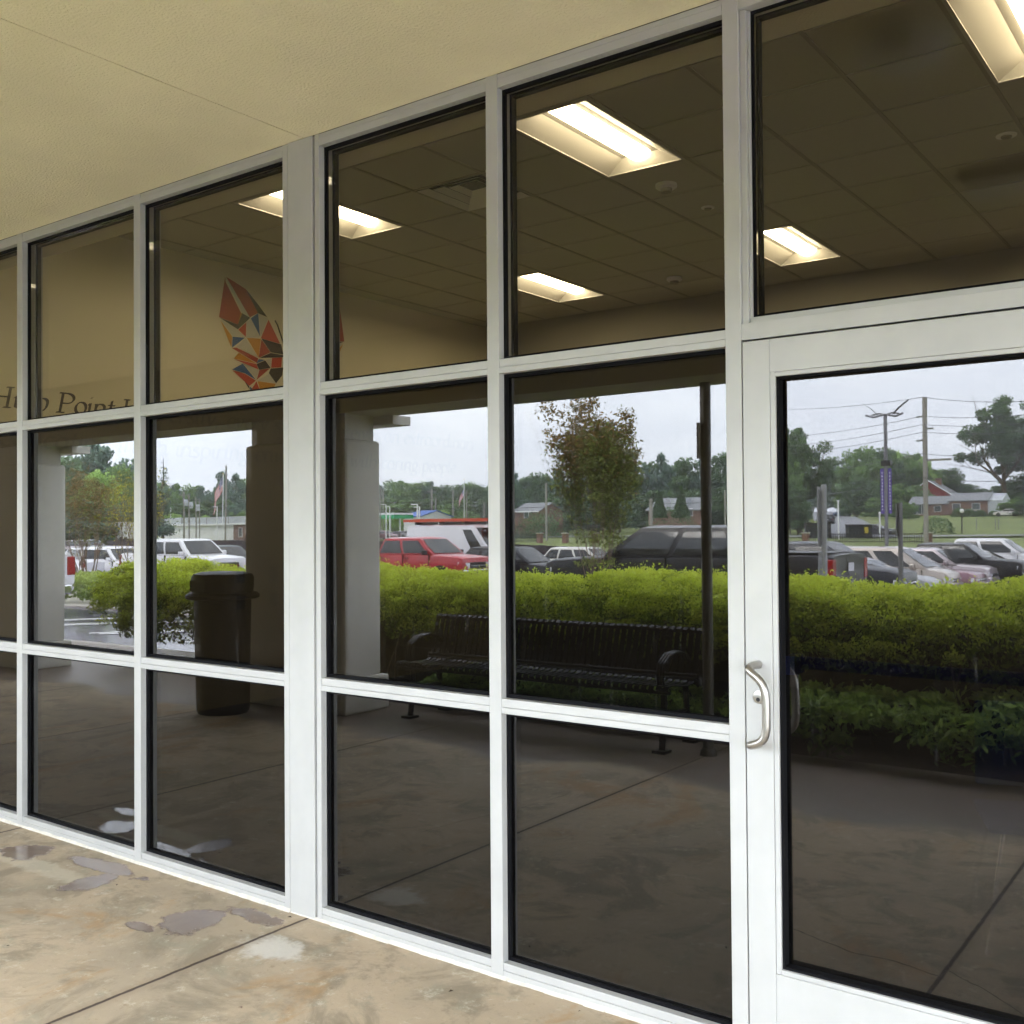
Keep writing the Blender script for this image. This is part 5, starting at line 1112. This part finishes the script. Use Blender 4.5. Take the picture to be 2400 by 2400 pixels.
# long white commercial building
a = at(372, 1266, 122); c = at(640, 1266, 122); zt = at(480, 1212, 122).z
t = thing('white_store', 'long flat-roofed white building with a grey fascia below the large flag', 'building', ((a.x+c.x)/2, a.y-8, a.z)); hx = (c.x-a.x)/2; h_ = zt-a.z
MB().box((-hx,-8,-1),(hx,8,h_-1.35)).build('wall', M['white'], t); MB().box((-hx-.3,-8.3,h_-1.35),(hx+.3,8.3,h_)).build('fascia', M['siding'], t); MB().box((hx*.38,8.01,0),(hx,8.2,h_-1.4)).build('brick_front', M['brick'], t); MB().box((-hx-.3,8.31,h_-1.6),(hx+.3,8.5,h_-1.3)).build('eave', M['white'], t)
for x in (-.55,-.1,.3): MB().box((hx*x-.07,8.31,h_-1.3),(hx*x+.07,8.36,h_)).build('joint_cover', M['pole'], t)
for x in (.5,.62): win(t, hx*x, .6, .9, 1.6, 8.21)
# green fuel canopy
a = at(884, 1216, 150); c = at(923, 1216, 150); t = thing('fuel_canopy', 'green and white fuel station canopy on white posts', 'canopy', ((a.x+c.x)/2, a.y-3, H(a.x, 150))); hx = (c.x-a.x)/2; z = a.z-t.location.z
MB().box((-hx,-3,z),(hx,3,z+.75)).build('fascia', M['green_sign'], t); MB().box((-hx,-3,z+.751),(hx,3,z+1.15)).build('roof', M['white'], t)
for s in (-.6,.6): MB().box((hx*s-.12,-.15,0),(hx*s+.12,.15,z-.001)).build('post', M['white'], t)
a = at(552, 1208, 165); t = thing('green_roofed_kiosk', 'green and white roofed kiosk at the right of the large flag', 'building', (a.x+4, a.y, a.z-4)); MB().box((-4.5,-3,0),(6,3,3)).build('wall', M['white'], t); MB().prism([(-5,3.2,3),(6.5,3.2,3),(6.5,3.2,4.4),(-3,3.2,4.4)], (0,-6.4,0)).build('roof', M['green_sign'], t)
# white trailer and crates
a = at(283, 1273, 72); t = thing('white_trailer', 'white box trailer parked beyond the fence under the hill', 'trailer', (a.x, a.y-1.5, a.z)); MB().box((-2.6,-1.2,.5),(2.6,1.2,2.6)).build('box_body', M['white'], t, bevel=.05); 
for s in (-1, 1): MB().lathe([(.38,-.1),(.38,.1)], (s*.5, 1.15, .38), 'y', 14).build('wheel', M['tyre'], t)
# dark fence at the back of the lot
b = MB(); D_ = 47; x0, x1 = -78, -30.5; n = int((x1-x0)/.16); t = thing('board_fence', 'dark brown close-boarded fence along the back of the car park', 'fence', ((x0+x1)/2, real_y(D_), H(-50, D_)))
for i in range(n):
    x = x0+i*.16-(x0+x1)/2; hgt = 1.85+.03*random.random(); b.box((x, -.01, -.4), (x+.15, .01+.004*(i % 2), hgt-.35*max(0, (x-12)/12)))
b.build('boards', M['fence'], t)
b = MB()
for i in range(int((x1-x0)/2.4)): x = x0+i*2.4-(x0+x1)/2; b.box((x, -.11, -.4), (x+.1, -.011, 1.75-.35*max(0, (x-12)/12)))
b.build('posts', M['fence'], t)
# railing with brick piers
for i, u in enumerate((1265, 1325, 1392, 2178, 1888)):
    D_ = 96; a = at(u, 1254, D_); z0 = H(a.x, D_); hh = max(.9, a.z-z0+.15); t = thing('brick_pier', ('brick gate pier left of the crape myrtle','low brick pier behind the crape myrtle','low brick pier right of the crape myrtle trunks','brick pier with a planter at the foot of the utility pole','low brick pier at the left edge of the door glass')[i], 'pier', (a.x, a.y, z0)); MB().box((-.27,-.27,-.5),(.27,.27,hh)).build('shaft', M['brick'], t); MB().box((-.36,-.36,hh),(.36,.36,hh+.12)).build('cap', M['kerb'], t, bevel=.02)
def railing(u0, u1, D_, vtop, label):
    a = at(u0, vtop, D_); c = at(u1, vtop, D_); z0 = H((a.x+c.x)/2, D_); t = thing('iron_railing', label, 'railing', (a.x, a.y, z0)); L_ = c.x-a.x; b = MB(); n = int(L_/.22)
    hh = max(1.0, a.z-z0)
    for i in range(n): b.box((i*.22,-.02,-.3),(i*.22+.045,.02,hh))
    b.build('pickets', M['trim'], t); b = MB(); b.box((0,-.025,hh-.15),(L_,.025,hh-.08)); b.box((0,-.025,.15),(L_,.025,.22)); b.build('rails', M['trim'], t)
railing(1200, 1265, 97, 1262, 'black iron railing left of the brick gate pier'); railing(1205, 1395, 140, 1232, 'longer dark railing across the far lawn behind the crape myrtle'); railing(1900, 2175, 97, 1270, 'low black railing behind the parked cars in the door glass')
# dumpsters
for i, (u0, u1, v0, v1) in enumerate(((1878,1936,1227,1253),(1974,2032,1231,1257))):
    D_ = 112; a = at(u0, v1, D_); c = at(u1, v1, D_); zt = at(u0, v0, D_).z; z0 = H(a.x, D_)+.05; t = thing('dumpster', ('dark steel dumpster with a yellow label, left one by the road','dark steel dumpster with a yellow label, right one by the road')[i], 'dumpster', ((a.x+c.x)/2, a.y-1, z0), R_(-24)); hx = (c.x-a.x)/2*.92; h_ = max(1.2, zt-z0)
    b = MB(); b.prism([(-hx,-.9,.12),(-hx*.92,.9,.12),(-hx*.92,1.0,h_),(-hx,-1.0,h_)], (2*hx,0,0)); b.build('body', M['dump'], t); MB().box((-hx-.03,-1.05,h_+.002),(hx+.06,1.05,h_+.08)).build('lid', M['trim'], t)
    b = MB(); 
    for k in range(7): b.box((-hx*.9+k*hx*.3,.93,.2),(-hx*.9+k*hx*.3+.07,1.06,h_-.05))
    b.build('ribs', M['trim'], t); MB().box((hx*.45,1.065,h_*.42),(hx*.75,1.075,h_*.85)).build('label_plate', M['yellow'], t)
# cars on the roads far off
def far_car(kind, c, u, v, D_, rz, label):
    a = at(u, v, D_); z = H(a.x, D_)+.17; o = vehicle(kind, label, 'car', c, (a.x, a.y, z), rz); return o
far_car('suv', CHAR, 1941, 1198, 182, R_(-104), 'dark SUV driving down the road between the trees')
far_car('sedan', WHITE, 1926, 1176, 262, R_(-100), 'white car far up the road behind the dark SUV')
far_car('sedan', ('blue', (.08,.16,.30), .3), 1972, 1178, 262, R_(20), 'small blue car parked at the top of the road')
far_car('sedan', CHAR, 2050, 1236, 128, R_(8), 'dark car on the main road partly behind the banners pole')
far_car('sedan', CREAM, 2362, 1226, 215, R_(180), 'cream classic car parked on the lawn beside the brick house')
for u, D_, c in ((905,128,MAROON),(938,140,CHAR),(950,142,GREY),(967,138,SILVER),(990,136,WHITE)): far_car('sedan', c, u, 1240, D_, R_(5), {905:'maroon car on the forecourt under the green canopy',938:'dark car left of the blue-roofed building',950:'grey car before the blue-roofed building',967:'silver car just right of the near white light pole',990:'white car by the white cottage'}[u])
# small mailboxes / posts on the lawn
for u in (2290, 2334, 2341): post(u, 1215, 160, .07, M['pole'], {2290:'thin short post on the lawn right of the globe lamp',2334:'left of two dark mailbox posts near the cream car',2341:'right of two dark mailbox posts near the cream car'}[u], 'mailbox_post', 'post')

# bits on the pavement: dead leaves and grit
random.seed(5)
for i in range(14):
    x = random.uniform(-3.6, -.2); y = -random.uniform(.05, .9); 
    if i > 9: y = -.045-random.random()*.03
    s = random.uniform(.004,.011); a = random.uniform(0, 6.28); o = MB().add([(-s,-s*.3,.001),(0,-s*.45,.004),(s,0,.0015),(0,s*.45,.005)], [(0,1,2,3)]).build('dead_leaf', M['mulch'] if i % 3 else M['bark_l']); o.location = (x, y, .001); o.rotation_euler = (0,0,a)
    tag(o, 'tiny dry leaf scrap lying on the stained walk', 'leaf', 'leaf scraps on the walk')

HAZE = 0.00045
if HAZE:
    hm = bpy.data.materials.new('haze_air'); hm.use_nodes = True; t_ = hm.node_tree; t_.nodes.clear(); o_ = N(t_, 'ShaderNodeOutputMaterial'); v_ = N(t_, 'ShaderNodeVolumePrincipled'); v_.inputs['Color'].default_value = (.86,.90,.96,1); v_.inputs['Density'].default_value = HAZE; v_.inputs['Anisotropy'].default_value = .2; t_.links.new(v_.outputs[0], o_.inputs['Volume'])
    tag(MB().box((-540, real_y(470), -3.6), (160, 30, 48)).build('haze', hm), kind='stuff')
